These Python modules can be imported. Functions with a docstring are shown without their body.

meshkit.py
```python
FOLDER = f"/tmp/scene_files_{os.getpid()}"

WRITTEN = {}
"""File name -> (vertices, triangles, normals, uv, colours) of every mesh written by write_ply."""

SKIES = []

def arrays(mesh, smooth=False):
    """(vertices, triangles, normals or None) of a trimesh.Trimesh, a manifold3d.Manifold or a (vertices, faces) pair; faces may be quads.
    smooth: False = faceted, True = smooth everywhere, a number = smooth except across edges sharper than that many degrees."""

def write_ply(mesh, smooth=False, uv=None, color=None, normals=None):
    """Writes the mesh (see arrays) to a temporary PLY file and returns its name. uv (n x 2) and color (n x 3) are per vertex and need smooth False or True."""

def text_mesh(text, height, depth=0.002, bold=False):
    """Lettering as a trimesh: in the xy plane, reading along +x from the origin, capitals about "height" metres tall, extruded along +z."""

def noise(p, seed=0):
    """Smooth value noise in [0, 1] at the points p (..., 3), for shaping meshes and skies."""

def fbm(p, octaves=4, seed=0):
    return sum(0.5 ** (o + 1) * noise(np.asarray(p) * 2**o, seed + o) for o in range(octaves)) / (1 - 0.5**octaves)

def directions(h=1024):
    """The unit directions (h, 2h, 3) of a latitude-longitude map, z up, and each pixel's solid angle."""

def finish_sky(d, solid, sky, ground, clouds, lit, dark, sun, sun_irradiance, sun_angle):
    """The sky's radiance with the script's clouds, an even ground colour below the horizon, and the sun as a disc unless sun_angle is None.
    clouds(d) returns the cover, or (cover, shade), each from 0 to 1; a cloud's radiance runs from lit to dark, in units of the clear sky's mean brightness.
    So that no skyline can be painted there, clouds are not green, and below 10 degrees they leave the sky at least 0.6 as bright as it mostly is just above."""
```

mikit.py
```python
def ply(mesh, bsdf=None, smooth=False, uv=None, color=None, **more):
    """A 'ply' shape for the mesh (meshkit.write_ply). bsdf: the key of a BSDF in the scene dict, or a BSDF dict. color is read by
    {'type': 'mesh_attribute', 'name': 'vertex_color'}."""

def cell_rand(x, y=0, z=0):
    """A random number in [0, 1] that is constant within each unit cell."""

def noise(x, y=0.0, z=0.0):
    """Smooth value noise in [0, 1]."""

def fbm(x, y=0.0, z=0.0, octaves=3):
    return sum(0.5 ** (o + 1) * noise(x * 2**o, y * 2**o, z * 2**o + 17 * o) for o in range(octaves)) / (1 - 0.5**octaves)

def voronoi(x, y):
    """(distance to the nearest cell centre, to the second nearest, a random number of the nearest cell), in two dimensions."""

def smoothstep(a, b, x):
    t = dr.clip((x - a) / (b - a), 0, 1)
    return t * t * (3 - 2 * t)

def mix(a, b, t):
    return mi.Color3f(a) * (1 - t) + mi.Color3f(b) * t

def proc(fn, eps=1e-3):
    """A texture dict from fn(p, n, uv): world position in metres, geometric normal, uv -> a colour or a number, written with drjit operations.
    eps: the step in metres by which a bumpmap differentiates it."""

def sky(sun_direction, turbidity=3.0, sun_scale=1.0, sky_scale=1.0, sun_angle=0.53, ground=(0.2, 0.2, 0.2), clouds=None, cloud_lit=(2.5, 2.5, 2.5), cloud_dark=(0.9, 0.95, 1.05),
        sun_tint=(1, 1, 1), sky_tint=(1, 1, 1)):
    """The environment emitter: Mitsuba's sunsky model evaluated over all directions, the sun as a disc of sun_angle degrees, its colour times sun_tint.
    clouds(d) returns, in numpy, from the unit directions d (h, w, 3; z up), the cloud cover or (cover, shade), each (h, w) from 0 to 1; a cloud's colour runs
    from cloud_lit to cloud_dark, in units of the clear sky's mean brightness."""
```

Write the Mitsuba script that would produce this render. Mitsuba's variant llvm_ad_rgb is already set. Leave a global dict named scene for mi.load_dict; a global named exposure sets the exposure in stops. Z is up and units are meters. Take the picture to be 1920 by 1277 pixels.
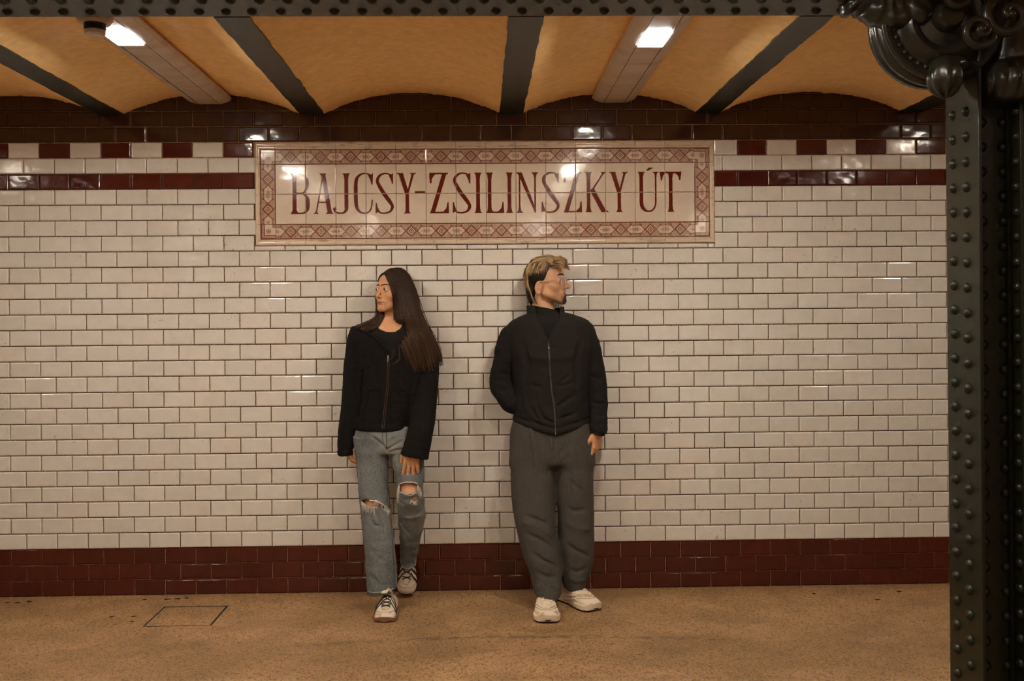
import math, random
import numpy as np, trimesh, shapely, shapely.affinity
import drjit as dr
import mitsuba as mi
import mikit, meshkit
from mikit import proc, noise, fbm, voronoi, cell_rand, smoothstep, mix
from shapely.geometry import Polygon, LineString, Point, box as sbox
from shapely.ops import unary_union

T = mi.ScalarTransform4f
scene, labels = {'type': 'scene'}, {}
rng = random.Random(7)
nrg = np.random.default_rng(7)

# ------------------------------------------------------------------ camera, light level
# world: x along the tiled wall to the right, y into the wall (wall face y = 0), z up; metres
YAW, PITCH, ROLL = 0.0223, 0.00076, -0.0084
_f = np.array([math.sin(YAW) * math.cos(PITCH), math.cos(YAW) * math.cos(PITCH), math.sin(PITCH)])
_r = np.array([math.cos(YAW), -math.sin(YAW), 0.0])
_u = np.cross(_r, _f)
_up = -math.sin(ROLL) * _r + math.cos(ROLL) * _u
CAM = np.array([0, -5.02, 1.388])
scene['camera'] = {
    'type': 'perspective', 'fov_axis': 'x', 'fov': math.degrees(2 * math.atan(960 / 1867.0)),
    'principal_point_offset_x': (960 - 941.9) / 1920, 'principal_point_offset_y': (638.5 - 588.0) / 1277,
    'near_clip': 0.05, 'far_clip': 100.0,
    'to_world': T().look_at(origin=CAM.tolist(), target=(CAM + _f).tolist(), up=_up.tolist()),
}
exposure = 0.0
LAMP = (246.0, 218.0, 182.0)          # radiance of the small LED windows in the ceiling fixtures

# ------------------------------------------------------------------ helpers
def rgb(*c):
    return {'type': 'rgb', 'value': list(map(float, c))}

def mat(key, base, rough=0.5, spec=0.5, bump=None, scale=0.001, twosided=True, **more):
    b = {'type': 'principled', 'base_color': base if isinstance(base, dict) else rgb(*base),
         'roughness': rough if isinstance(rough, dict) else float(rough), 'specular': float(spec), **more}
    if bump is not None:
        b = {'type': 'bumpmap', 'arbitrary': bump, 'scale': float(scale), 'bsdf': b}
    scene[key] = {'type': 'twosided', 'bsdf': b} if twosided else b

_count = {}
def key_for(name):
    if name not in scene and name not in _count:
        _count[name] = 0
        return name
    _count[name] = _count.get(name, 0) + 1
    return '%s_%03d' % (name, _count[name])

def put(name, mesh, bsdf, smooth=False, uv=None, color=None, **lab):
    k = key_for(name)
    scene[k] = mikit.ply(mesh, bsdf, smooth, uv=uv, color=color)
    if lab:
        labels[k] = lab
    return k

def thing(name, label, cat, group=None):
    k = key_for(name)
    labels[k] = {'label': label, 'category': cat}
    if group:
        labels[k]['group'] = group
    return k

def box(x0, x1, y0, y1, z0, z1):
    m = trimesh.creation.box((x1 - x0, y1 - y0, z1 - z0))
    m.apply_translation(((x0 + x1) / 2, (y0 + y1) / 2, (z0 + z1) / 2))
    return m

def bbox(x0, x1, y0, y1, z0, z1, b=0.003):
    """box with chamfered edges"""
    c = np.array([(x0 + x1) / 2, (y0 + y1) / 2, (z0 + z1) / 2]); h = np.array([x1 - x0, y1 - y0, z1 - z0]) / 2
    b = min(b, h.min() * 0.8)
    pts = []
    for s in np.ndindex(2, 2, 2):
        s = np.array(s) * 2 - 1
        for k in range(3):
            d = h - b; d = d.copy(); d[k] = h[k]
            pts.append(c + s * d)
    return trimesh.convex.convex_hull(np.array(pts))

def cat(ms):
    return trimesh.util.concatenate([m if isinstance(m, trimesh.Trimesh) else trimesh.Trimesh(m[0], m[1], process=False) for m in ms])

def lathe(profile, n=24, axis=(0, 0, 1), at=(0, 0, 0)):
    m = trimesh.creation.revolve(np.array(profile, float), sections=n)
    m.apply_transform(trimesh.geometry.align_vectors([0, 0, 1], axis))
    m.apply_translation(at)
    return m

def tube(points, radii, sides=6, closed_ends=True, flat=1.0, nrm=None):
    """swept tube with per-point radii; flat < 1 squashes it along the frame's second axis"""
    p = np.asarray(points, float); n = len(p)
    r = np.broadcast_to(np.asarray(radii, float), (n,))
    t = np.gradient(p, axis=0); t /= np.linalg.norm(t, axis=1, keepdims=True) + 1e-12
    ref = np.array([0.0, 1, 0]) if nrm is None else np.asarray(nrm, float)
    ref = np.broadcast_to(ref, p.shape)
    a = np.cross(t, ref); bad = np.linalg.norm(a, axis=1) < 1e-3
    a[bad] = np.cross(t[bad], [1.0, 0.2, 0.1])
    a /= np.linalg.norm(a, axis=1, keepdims=True)
    b = np.cross(t, a)
    ang = np.arange(sides) * 2 * np.pi / sides
    v = p[:, None] + r[:, None, None] * (np.cos(ang)[None, :, None] * a[:, None] + flat * np.sin(ang)[None, :, None] * b[:, None])
    i, j = np.meshgrid(np.arange(n - 1), np.arange(sides), indexing='ij')
    q = np.stack([i * sides + j, i * sides + (j + 1) % sides, (i + 1) * sides + (j + 1) % sides, (i + 1) * sides + j], -1).reshape(-1, 4)
    f = np.vstack([q[:, [0, 2, 1]], q[:, [0, 3, 2]]])
    v = v.reshape(-1, 3)
    if closed_ends:
        v = np.vstack([v, p[:1], p[-1:]]); m = len(v)
        j = np.arange(sides)
        f = np.vstack([f, np.stack([j, (j + 1) % sides, j * 0 + m - 2], 1), np.stack([(n - 1) * sides + (j + 1) % sides, (n - 1) * sides + j, j * 0 + m - 1], 1)])
    return trimesh.Trimesh(v, f, process=False)

def spline(pts, n):
    """Catmull-Rom through pts"""
    p = np.asarray(pts, float)
    if len(p) == 2:
        return p[0] + (p[1] - p[0]) * np.linspace(0, 1, n)[:, None]
    e = np.vstack([2 * p[0] - p[1], p, 2 * p[-1] - p[-2]])
    s = np.linspace(0, len(p) - 1 - 1e-9, n); i = s.astype(int); t = (s - i)[:, None]
    a, b, c, d = e[i], e[i + 1], e[i + 2], e[i + 3]
    return 0.5 * (2 * b + (c - a) * t + (2 * a - 5 * b + 4 * c - d) * t ** 2 + (3 * b - a - 3 * c + d) * t ** 3)

# ------------------------------------------------------------------ materials of the station
def _white(p, n, uv):
    k = dr.floor((p.z) / 0.078); j = dr.floor((p.x + 2.345) / 0.1522 + 0.5 * (k - 2 * dr.floor(k / 2)))
    r = cell_rand(j, k, 3); r2 = cell_rand(j, k, 9)
    c = mix((0.66, 0.625, 0.565), (0.715, 0.68, 0.625), r)
    c = mix(c, (0.69, 0.635, 0.575), smoothstep(0.86, 0.9, r2))
    f = fbm(p.x * 30, p.z * 30, 1.0)
    c = c * (0.95 + 0.10 * f)
    spot = smoothstep(0.90, 0.95, noise(p.x * 110, p.z * 110, 4.0)) * smoothstep(0.60, 0.8, noise(p.x * 5, p.z * 5, 2.0))
    return mix(c, (0.20, 0.12, 0.07), spot * 0.45)
def _glaze(p, n, uv):
    return noise(p.x * 22, p.z * 30, 2.0) * 0.7 + noise(p.x * 70, p.z * 70, 5.0) * 0.12
mat('mat_white_tile', proc(_white), 0.13, 0.5, proc(_glaze), 0.0011)
def _maroon(p, n, uv):
    k = dr.floor((p.z) / 0.078); j = dr.floor((p.x + 2.345) / 0.1522 + 0.5 * (k - 2 * dr.floor(k / 2)))
    r = cell_rand(j, k, 5)
    c = mix((0.056, 0.0092, 0.0052), (0.078, 0.0120, 0.0062), r)
    c = mix(c, (0.040, 0.0135, 0.0080), smoothstep(2.261, 2.263, p.z))      # the courses above the chequer are coloured browner and darker
    return c * (0.85 + 0.3 * fbm(p.x * 25, p.z * 25, 3.0))
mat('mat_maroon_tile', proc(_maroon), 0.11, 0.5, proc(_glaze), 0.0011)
def _grout(p, n, uv):
    tan = smoothstep(0.232, 0.226, p.z) + smoothstep(2.17, 2.176, p.z)
    c = mix((0.10, 0.060, 0.036), (0.42, 0.27, 0.16), tan)
    return c * (0.5 + 0.9 * fbm(p.x * 60, p.z * 60, 1.0))
mat('mat_grout', proc(_grout), 0.9, 0.2)
def _plaster(p, n, uv):
    f = fbm(p.x * 3, p.y * 3, p.z * 3); g = fbm(p.x * 40, p.y * 40, 2.0)
    c = mix((0.87, 0.58, 0.26), (0.92, 0.64, 0.31), f)
    return c * (0.88 + 0.24 * g)
def _plaster_b(p, n, uv):
    return fbm(p.x * 18, p.y * 18, p.z * 18) + 0.25 * noise(p.x * 160, p.y * 160, p.z * 160)
mat('mat_plaster', proc(_plaster), 0.9, 0.12, proc(_plaster_b), 0.004)
def _green(p, n, uv):
    f = fbm(p.x * 12, p.y * 12, p.z * 12)
    return mix((0.0072, 0.0098, 0.0052), (0.0118, 0.0150, 0.0080), f)
def _green_b(p, n, uv):
    return fbm(p.x * 60, p.y * 60, p.z * 60)
mat('mat_green_paint', proc(_green), 0.36, 0.36, proc(_green_b), 0.0012)
mat('mat_cast_iron', (0.0125, 0.0135, 0.0095), 0.28, 0.5, proc(_green_b), 0.0010)
def _floor(p, n, uv):
    big = fbm(p.x * 1.7 + 3, p.y * 3.1, 0.5); mid = fbm(p.x * 9, p.y * 9, 7.0)
    c = mix((0.245, 0.138, 0.060), (0.33, 0.191, 0.089), smoothstep(0.3, 0.7, big))
    c = c * (0.78 + 0.44 * mid)
    s1 = noise(p.x * 240, p.y * 240, 1.0); s2 = noise(p.x * 330, p.y * 330, 8.0)
    c = mix(c, (0.06, 0.035, 0.018), smoothstep(0.64, 0.82, s1) * 0.72)
    c = mix(c, (0.46, 0.31, 0.18), smoothstep(0.70, 0.86, s2) * 0.5)
    c = mix(c, (0.10, 0.055, 0.028), smoothstep(0.74, 0.84, noise(p.x * 110, p.y * 110, 3.0)) * 0.5)
    scuff = smoothstep(0.62, 0.8, fbm(p.x * 2.2 + p.y * 0.8, p.y * 5.5 - p.x, 9.0))
    c = mix(c, (0.10, 0.062, 0.034), scuff * 0.28)
    # a curved dark streak in front of the two people
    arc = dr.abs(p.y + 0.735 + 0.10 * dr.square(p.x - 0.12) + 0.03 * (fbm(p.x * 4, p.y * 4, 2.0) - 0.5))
    streak = smoothstep(0.035, 0.0, arc) * smoothstep(1.05, 0.75, dr.abs(p.x - 0.12)) * smoothstep(0.30, 0.62, fbm(p.x * 30, p.y * 60, 6.0))
    return mix(c, (0.075, 0.046, 0.026), streak * 0.6)
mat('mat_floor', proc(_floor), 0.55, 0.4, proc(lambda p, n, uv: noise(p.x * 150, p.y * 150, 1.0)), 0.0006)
def _house(p, n, uv):
    return mix((0.60, 0.50, 0.40), (0.52, 0.42, 0.32), smoothstep(0.45, 0.75, fbm(p.x * 4, p.y * 14, p.z * 14)))
mat('mat_light_housing', proc(_house), 0.40, 0.5)
mat('mat_black', (0.012, 0.011, 0.010), 0.5, 0.4)
mat('mat_backwall', (0.62, 0.56, 0.48), 0.3, 0.4)

# ------------------------------------------------------------------ room shell
ROW = 0.078; COL = 0.1522; X_A = -2.345                 # tile grid
XL, XR, YB = -6.5, 6.0, -7.6
put('wall_back', box(XL, XR, 0.0, 0.12, -0.05, 2.75), 'mat_grout', kind='structure', label='back wall of the platform, cream metro tiles with dark red bands')
put('wall_front', box(XL, XR, YB - 0.1, YB, -0.05, 2.75), 'mat_backwall', kind='structure')
put('wall_left', box(XL - 0.1, XL, YB, 0.0, -0.05, 2.75), 'mat_backwall', kind='structure')
put('wall_right', box(XR, XR + 0.1, YB, 0.0, -0.05, 2.75), 'mat_backwall', kind='structure')

# floor with a square recess for the access cover
HX0, HX1, HY0, HY1 = -1.522, -1.229, -0.510, -0.214
fl = sbox(XL, YB, XR, 0.0).difference(sbox(HX0 - 0.004, HY0 - 0.004, HX1 + 0.010, HY1 + 0.003))
fm = trimesh.creation.extrude_polygon(fl, 0.05, engine='earcut'); fm.apply_translation((0, 0, -0.05))
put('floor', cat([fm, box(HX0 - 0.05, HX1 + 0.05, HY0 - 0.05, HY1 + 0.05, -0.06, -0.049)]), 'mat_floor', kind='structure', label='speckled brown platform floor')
hk = thing('floor_hatch', 'square access cover set flush in the brown floor left of the woman', 'hatch')
put(hk + '__cover', bbox(HX0, HX1, HY0, HY1, -0.04, -0.0012, 0.002), 'mat_floor')
e = 0.006
put(hk + '__edge_strip', cat([box(HX0 - .004, HX0, HY0 - .004, HY1 + .003, -0.04, 0.0004), box(HX1, HX1 + .010, HY0 - .004, HY1 + .003, -0.04, 0.0004),
                              box(HX0, HX1, HY0 - .006, HY0, -0.04, 0.0004), box(HX0, HX1, HY1, HY1 + .003, -0.04, 0.0004)]), 'mat_black')
def gum(x, y, r, s):
    a = np.linspace(0, 2 * np.pi, 14, endpoint=False); rr = r * (1 + 0.25 * np.sin(2 * a + s) + 0.15 * np.sin(3 * a + 2 * s))
    poly = Polygon(np.stack([x + rr * np.cos(a) * 1.3, y + rr * np.sin(a)], 1))
    return trimesh.creation.extrude_polygon(poly, 0.0015, engine='earcut')
for i, (x, y, r) in enumerate([(-2.32, -.10, .008), (-2.27, -.105, .009), (-2.22, -.09, .011), (-1.66, -.085, .008), (-1.55, -.085, .010), (-1.50, -.08, .010), (-1.46, -.07, .008),
                               (-1.72, -.36, .009), (-1.62, -.36, .008), (-1.60, -.44, .007), (1.63, -.155, .007), (2.06, -.14, .010), (1.90, -.27, .008)]):
    put('floor__gum_spot', gum(x, y, r, i * 1.7), 'mat_black')

# ------------------------------------------------------------------ wall tiles
SX0, SX1, SZ0, SZ1 = -1.119, 1.188, 1.742, 2.257          # station sign
def tile(x0, x1, z0, z1, proud=0.009, bev=0.006, rise=0.0035, g=0.0021, seed=None):
    x0 += g; x1 -= g; z0 += g; z1 -= g
    b = min(bev, (x1 - x0) * 0.3, (z1 - z0) * 0.3)
    ta, tb = ((seed[0] - .5) * 0.008, (seed[1] - .5) * 0.008) if seed is not None else (0, 0)
    cx, cz = (x0 + x1) / 2, (z0 + z1) / 2
    def ring(d, y):
        return [(x, y + ta * (x - cx) + tb * (z - cz), z) for x, z in ((x0 + d, z0 + d), (x1 - d, z0 + d), (x1 - d, z1 - d), (x0 + d, z1 - d))]
    v = ring(0, 0.001) + ring(0, -(proud - rise)) + ring(b * 0.35, -(proud - rise * 0.35)) + ring(b, -proud)
    f = [(12, 13, 14), (12, 14, 15), (0, 2, 1), (0, 3, 2)]
    for r in range(3):
        for i in range(4):
            a, b_, c, d = r * 4 + i, r * 4 + (i + 1) % 4, r * 4 + 4 + (i + 1) % 4, r * 4 + 4 + i
            f += [(a, b_, c), (a, c, d)]
    return np.array(v, float), np.array(f)

BEAM_X = [-4.83, -3.83, -2.83, -1.832, -0.832, 0.165, 1.160, 2.200, 3.2, 4.2, 5.2]
BEAM_H = 0.060
def vault_z(x):
    """height of the plaster vault over x"""
    x = np.asarray(x, float); z = np.full(x.shape, 2.402)
    for a, b in zip(BEAM_X[:-1], BEAM_X[1:]):
        c, h = (a + b) / 2, (b - a) / 2 - BEAM_H + 0.004
        rise = 0.102; R = (h * h + rise * rise) / (2 * rise)
        m = np.abs(x - c) < h
        z = np.where(m, 2.402 + np.sqrt(np.maximum(R * R - (x - c) ** 2, 0)) - (R - rise), z)
    return z

white, maroon, wfar, mfar = [], [], [], []
for k in range(0, 33):
    z0, z1 = k * ROW, (k + 1) * ROW
    phase = X_A - (0 if k % 2 == 0 else COL / 2)
    for n in range(-28, 55):
        x0, x1 = phase + n * COL, phase + (n + 1) * COL
        if x1 < XL or x0 > XR:
            continue
        s = (nrg.random(), nrg.random())
        if k < 3 or k == 26 or k > 28:
            red = True
        elif k == 28:
            red = (n % 2 == 1) if x0 < 0 else (n % 2 == 0)
        else:
            red = False
        a0, a1, b0, b1 = x0, x1, z0, z1
        if x1 > SX0 and x0 < SX1 and z1 > SZ0 and z0 < SZ1:     # around the sign
            if z0 < SZ0 - 0.01:
                b1 = SZ0
                if x1 > SX1 + 0.02:
                    white.append((True, x1, z0, tile(SX1, x1, z0, z1, seed=s))); a1 = SX1
                if x0 < SX0 - 0.02:
                    white.append((True, x0, z0, tile(x0, SX0, z0, z1, seed=s))); a0 = SX0
            elif x0 < SX0 - 0.012:
                a1 = SX0
            elif x1 > SX1 + 0.012:
                a0 = SX1
            else:
                continue
        if k >= 30 and vault_z(np.array([a0, (a0 + a1) / 2, a1])).max() < b0 + 0.002:
            continue
        if a1 - a0 < 0.012 or b1 - b0 < 0.012:
            continue
        m = tile(a0, a1, b0, b1, seed=s)
        inside = a1 > -2.56 and a0 < 2.42
        (maroon if red else white).append((inside, (a0 + a1) / 2, (b0 + b1) / 2, m))
def hidden(x, z):                                           # behind the two people or the column
    return (-0.62 < x < -0.30 and z < 1.6) or (0.12 < x < 0.52 and z < 1.6) or x > 2.3
order = sorted([w for w in white if w[0] and not hidden(w[1], w[2])], key=lambda w: w[1] + 0.0001 * w[2])
near = order[:300]; ids = {id(w) for w in near}
for w in near:
    put('wall_back__white_tile', w[3], 'mat_white_tile')
put('wall_back__white_tile_field', cat([w[3] for w in white if id(w) not in ids]), 'mat_white_tile', kind='stuff')
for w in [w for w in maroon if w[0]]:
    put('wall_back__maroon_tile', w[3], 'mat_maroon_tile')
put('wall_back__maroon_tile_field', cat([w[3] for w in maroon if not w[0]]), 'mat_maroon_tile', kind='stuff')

# ------------------------------------------------------------------ ceiling: plaster vaults between steel beams
GY0, GY1 = -1.875, -1.650                                    # riveted girder along the column line
parts = []
for (ya, yb) in ((GY1 + 0.02, -0.0015), (-3.9, GY0 - 0.02), (YB, -3.9)):
    for a, b in zip(BEAM_X[:-1], BEAM_X[1:]):
        fine = ya > -2
        nx, ny = (49, 49) if fine else (17, 5)
        xs = np.linspace(a + BEAM_H - 0.006, b - BEAM_H + 0.006, nx); ys = np.linspace(ya, yb, ny)
        if fine:
            ys = ya + (yb - ya) * (np.linspace(0, 1, ny) ** 0.7)
        X, Y = np.meshgrid(xs, ys, indexing='ij')
        Z = vault_z(X)
        pp = np.stack([X, Y, 0 * X], -1)
        w = np.clip((X - xs[0]) / 0.03, 0, 1) * np.clip((xs[-1] - X) / 0.03, 0, 1)
        Z = Z + (meshkit.fbm(pp * [3, 2, 1], 3, 5) - 0.5) * 0.016 * w + (meshkit.fbm(pp * 25, 2, 6) - 0.5) * 0.003 * w
        if fine:                                             # rough plaster lip against the tiles
            e_ = np.exp(-((Y - yb) / 0.012) ** 2)
            Z = Z - e_ * (0.002 + 0.012 * np.clip(meshkit.fbm(pp * [38, 1, 1], 3, 9) - 0.42, 0, 1))
        i, j = np.meshgrid(np.arange(nx - 1), np.arange(ny - 1), indexing='ij')
        q = np.stack([i * ny + j, i * ny + j + 1, (i + 1) * ny + j + 1, (i + 1) * ny + j], -1).reshape(-1, 4)
        V = np.stack([X, Y, Z], -1).reshape(-1, 3)
        parts.append(trimesh.Trimesh(V, np.vstack([q[:, [0, 1, 2]], q[:, [0, 2, 3]]]), process=False))
        parts.append(box(xs[0], xs[-1], ya, yb, 2.60, 2.75))
put('ceiling', cat(parts), 'mat_plaster', 40, kind='structure', label='ochre plaster vaults between the green beams')
names = {3: 'leftmost green ceiling beam, cut by the left edge of the picture', 4: 'green ceiling beam over the left end of the station sign', 5: 'green ceiling beam over the middle of the station sign',
         6: 'green ceiling beam over the right end of the station sign', 7: 'green ceiling beam half hidden behind the iron capital'}
def rough_beam(x, y0, y1, seed):
    n = 60
    ys = np.linspace(y0, y1, n)
    w1 = BEAM_H + (meshkit.fbm(np.stack([ys * 9, 0 * ys + seed, 0 * ys], 1), 3) - 0.5) * 0.009
    w2 = BEAM_H + (meshkit.fbm(np.stack([ys * 9, 0 * ys + seed + 7, 0 * ys], 1), 3) - 0.5) * 0.009
    v = []
    for (s, w) in ((-1, w1), (1, w2)):
        for z in (2.3985, 2.50):
            v.append(np.stack([x + s * w, ys, 0 * ys + z], 1))
    v = np.vstack(v); f = []
    for a, b in ((0, 2), (2, 3), (3, 1), (1, 0)):
        i = np.arange(n - 1)
        f += [np.stack([a * n + i, a * n + i + 1, b * n + i + 1], 1), np.stack([a * n + i, b * n + i + 1, b * n + i], 1)]
    f = np.vstack(f + [[[0, n, 3 * n], [0, 3 * n, 2 * n]], [[n - 1, 3 * n - 1, 4 * n - 1], [n - 1, 4 * n - 1, 2 * n - 1]]])
    return trimesh.Trimesh(v, f, process=False)
for i, x in enumerate(BEAM_X):
    segs = [rough_beam(x, GY1 + 0.012, -0.001, i), box(x - BEAM_H, x + BEAM_H, YB, GY0 - 0.012, 2.3985, 2.5)]
    if i in names:
        put('ceiling_beam', cat(segs), 'mat_green_paint', 30, label=names[i], category='beam', group='green steel beams across the vaulted ceiling')
    else:
        put('ceiling_beam', cat(segs), 'mat_green_paint', 30, label='green ceiling beam outside the picture', category='beam', group='beams outside the picture')

# ------------------------------------------------------------------ riveted girder along the column line
def rivet(r=0.0175, h=0.015, n=14):
    a = np.linspace(0, np.pi / 2, 4)
    return trimesh.creation.revolve(np.stack([r * np.cos(a), h * np.sin(a)], 1)[:, :], sections=n)
RIV = rivet()
def rivet_at(p, d, s=1.0):
    m = RIV.copy(); m.apply_scale(s)
    m.apply_transform(trimesh.geometry.align_vectors([0, 0, 1], d)); m.apply_translation(p)
    return m
gk = thing('riveted_girder', 'dark green riveted steel girder running along the top edge', 'girder')
put(gk + '__bottom_plate', bbox(XL, XR, GY0, GY1, 2.397, 2.411, 0.003), 'mat_green_paint')
put(gk + '__web', box(XL, XR, -1.772, -1.752, 2.411, 2.74), 'mat_green_paint')
for yy in (GY1, GY0 + 0.0):
    s = -1 if yy > -1.75 else 1
put(gk + '__angle', cat([box(XL, XR, -1.752, -1.66, 2.411, 2.423), box(XL, XR, -1.752, -1.740, 2.411, 2.50)]), 'mat_green_paint')
put(gk + '__angle', cat([box(XL, XR, -1.865, -1.772, 2.411, 2.423), box(XL, XR, -1.784, -1.772, 2.411, 2.50)]), 'mat_green_paint')
for i in range(-16, 24):
    x = -0.474 + 0.0893 * (i - 4)
    if -2.35 < x < 1.5:
        put(gk + '__rivet', rivet_at((x + rng.uniform(-.004, .004), -1.711, 2.3975), (0, 0, -1)), 'mat_green_paint', 50)
        put(gk + '__rivet', rivet_at((x - 0.043 + rng.uniform(-.004, .004), -1.828, 2.3975), (0, 0, -1)), 'mat_green_paint', 50)

# ------------------------------------------------------------------ riveted iron column with its cast capital
ck = thing('iron_column', 'dark green riveted iron column with ornate cast capital at the right edge', 'column')
CX = 1.751
put(ck + '__flange', bbox(1.596, 1.608, GY0, GY1, 0.0, 2.397, 0.002), 'mat_green_paint')
put(ck + '__flange', bbox(2 * CX - 1.608, 2 * CX - 1.596, GY0, GY1, 0.0, 2.397, 0.002), 'mat_green_paint')
put(ck + '__web', box(1.608, 2 * CX - 1.608, -1.768, -1.756, 0.0, 2.397), 'mat_green_paint')
for s in (-1, 1):
    put(ck + '__stiffener', cat([bbox(*sorted((CX + s * 0.006, CX + s * 0.017)), -1.790, -1.768, 0, 2.30, 0.001)]), 'mat_green_paint')
put(ck + '__center_plate', bbox(CX - 0.0055, CX + 0.0055, -1.848, -1.768, 0.0, 2.30, 0.001), 'mat_green_paint')
for i in range(29):
    z = 2.043 - 0.0815 * i
    if z > 0.03:
        put(ck + '__rivet', rivet_at((1.5955, -1.705, z), (-1, 0, 0), 1.0), 'mat_green_paint', 50)
        put(ck + '__rivet', rivet_at((1.5955, -1.795, z - 0.004 - 0.0009 * i), (-1, 0, 0), 1.0), 'mat_green_paint', 50)
        put(ck + '__rivet', rivet_at((1.658, -1.7685, z - 0.035), (0, -1, 0), 1.05), 'mat_green_paint', 50)
        put(ck + '__rivet', rivet_at((1.730, -1.7685, z - 0.035), (0, -1, 0), 1.05), 'mat_green_paint', 50)
        put(ck + '__rivet', rivet_at((CX - 0.006, -1.826, z - 0.01), (-1, 0, 0), 0.95), 'mat_green_paint', 50)

# ------------------------------------------------------------------ implicit surfaces (for cast iron, bodies and clothes)
def smin(a, b, k):
    h = np.clip(0.5 + 0.5 * (b - a) / k, 0, 1)
    return b + (a - b) * h - k * h * (1 - h)
def smax(a, b, k):
    return -smin(-a, -b, k)
def U(k, *ds):
    d = ds[0]
    for e in ds[1:]:
        d = smin(d, e, k)
    return d
def norm(v):
    return np.sqrt(np.einsum('...i,...i->...', v, v))
def sph(p, c, r):
    return norm(p - np.asarray(c, float)) - r
def ell(p, c, r):
    r = np.asarray(r, float); q = (p - np.asarray(c, float)) / r
    k0 = norm(q); k1 = norm(q / r)
    return k0 * (k0 - 1) / np.maximum(k1, 1e-9)
def cap(p, a, b, ra, rb):
    a, b = np.asarray(a, float), np.asarray(b, float)
    ab = b - a; q = p - a
    t = np.clip((q @ ab) / max(ab @ ab, 1e-12), 0, 1)
    return norm(q - t[..., None] * ab) - (ra + (rb - ra) * t)
def chain(p, pts, rs, k=0.004):
    d = None
    for a, b, ra, rb in zip(pts[:-1], pts[1:], rs[:-1], rs[1:]):
        e = cap(p, a, b, ra, rb)
        d = e if d is None else smin(d, e, k)
    return d
_tables = {}
def table(tab, n=160):
    """a table of sections, ascending, with a dense smooth interpolation of it"""
    t = np.asarray(tab, float); k = t.tobytes()
    if k not in _tables:
        from scipy.interpolate import PchipInterpolator
        if t[0, 0] > t[-1, 0]:
            t = t[::-1]
        zz = np.linspace(t[0, 0], t[-1, 0], n)
        _tables[k] = (t, zz, PchipInterpolator(t[:, 0], t[:, 1:], axis=0)(zz))
    return _tables[k]
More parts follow.
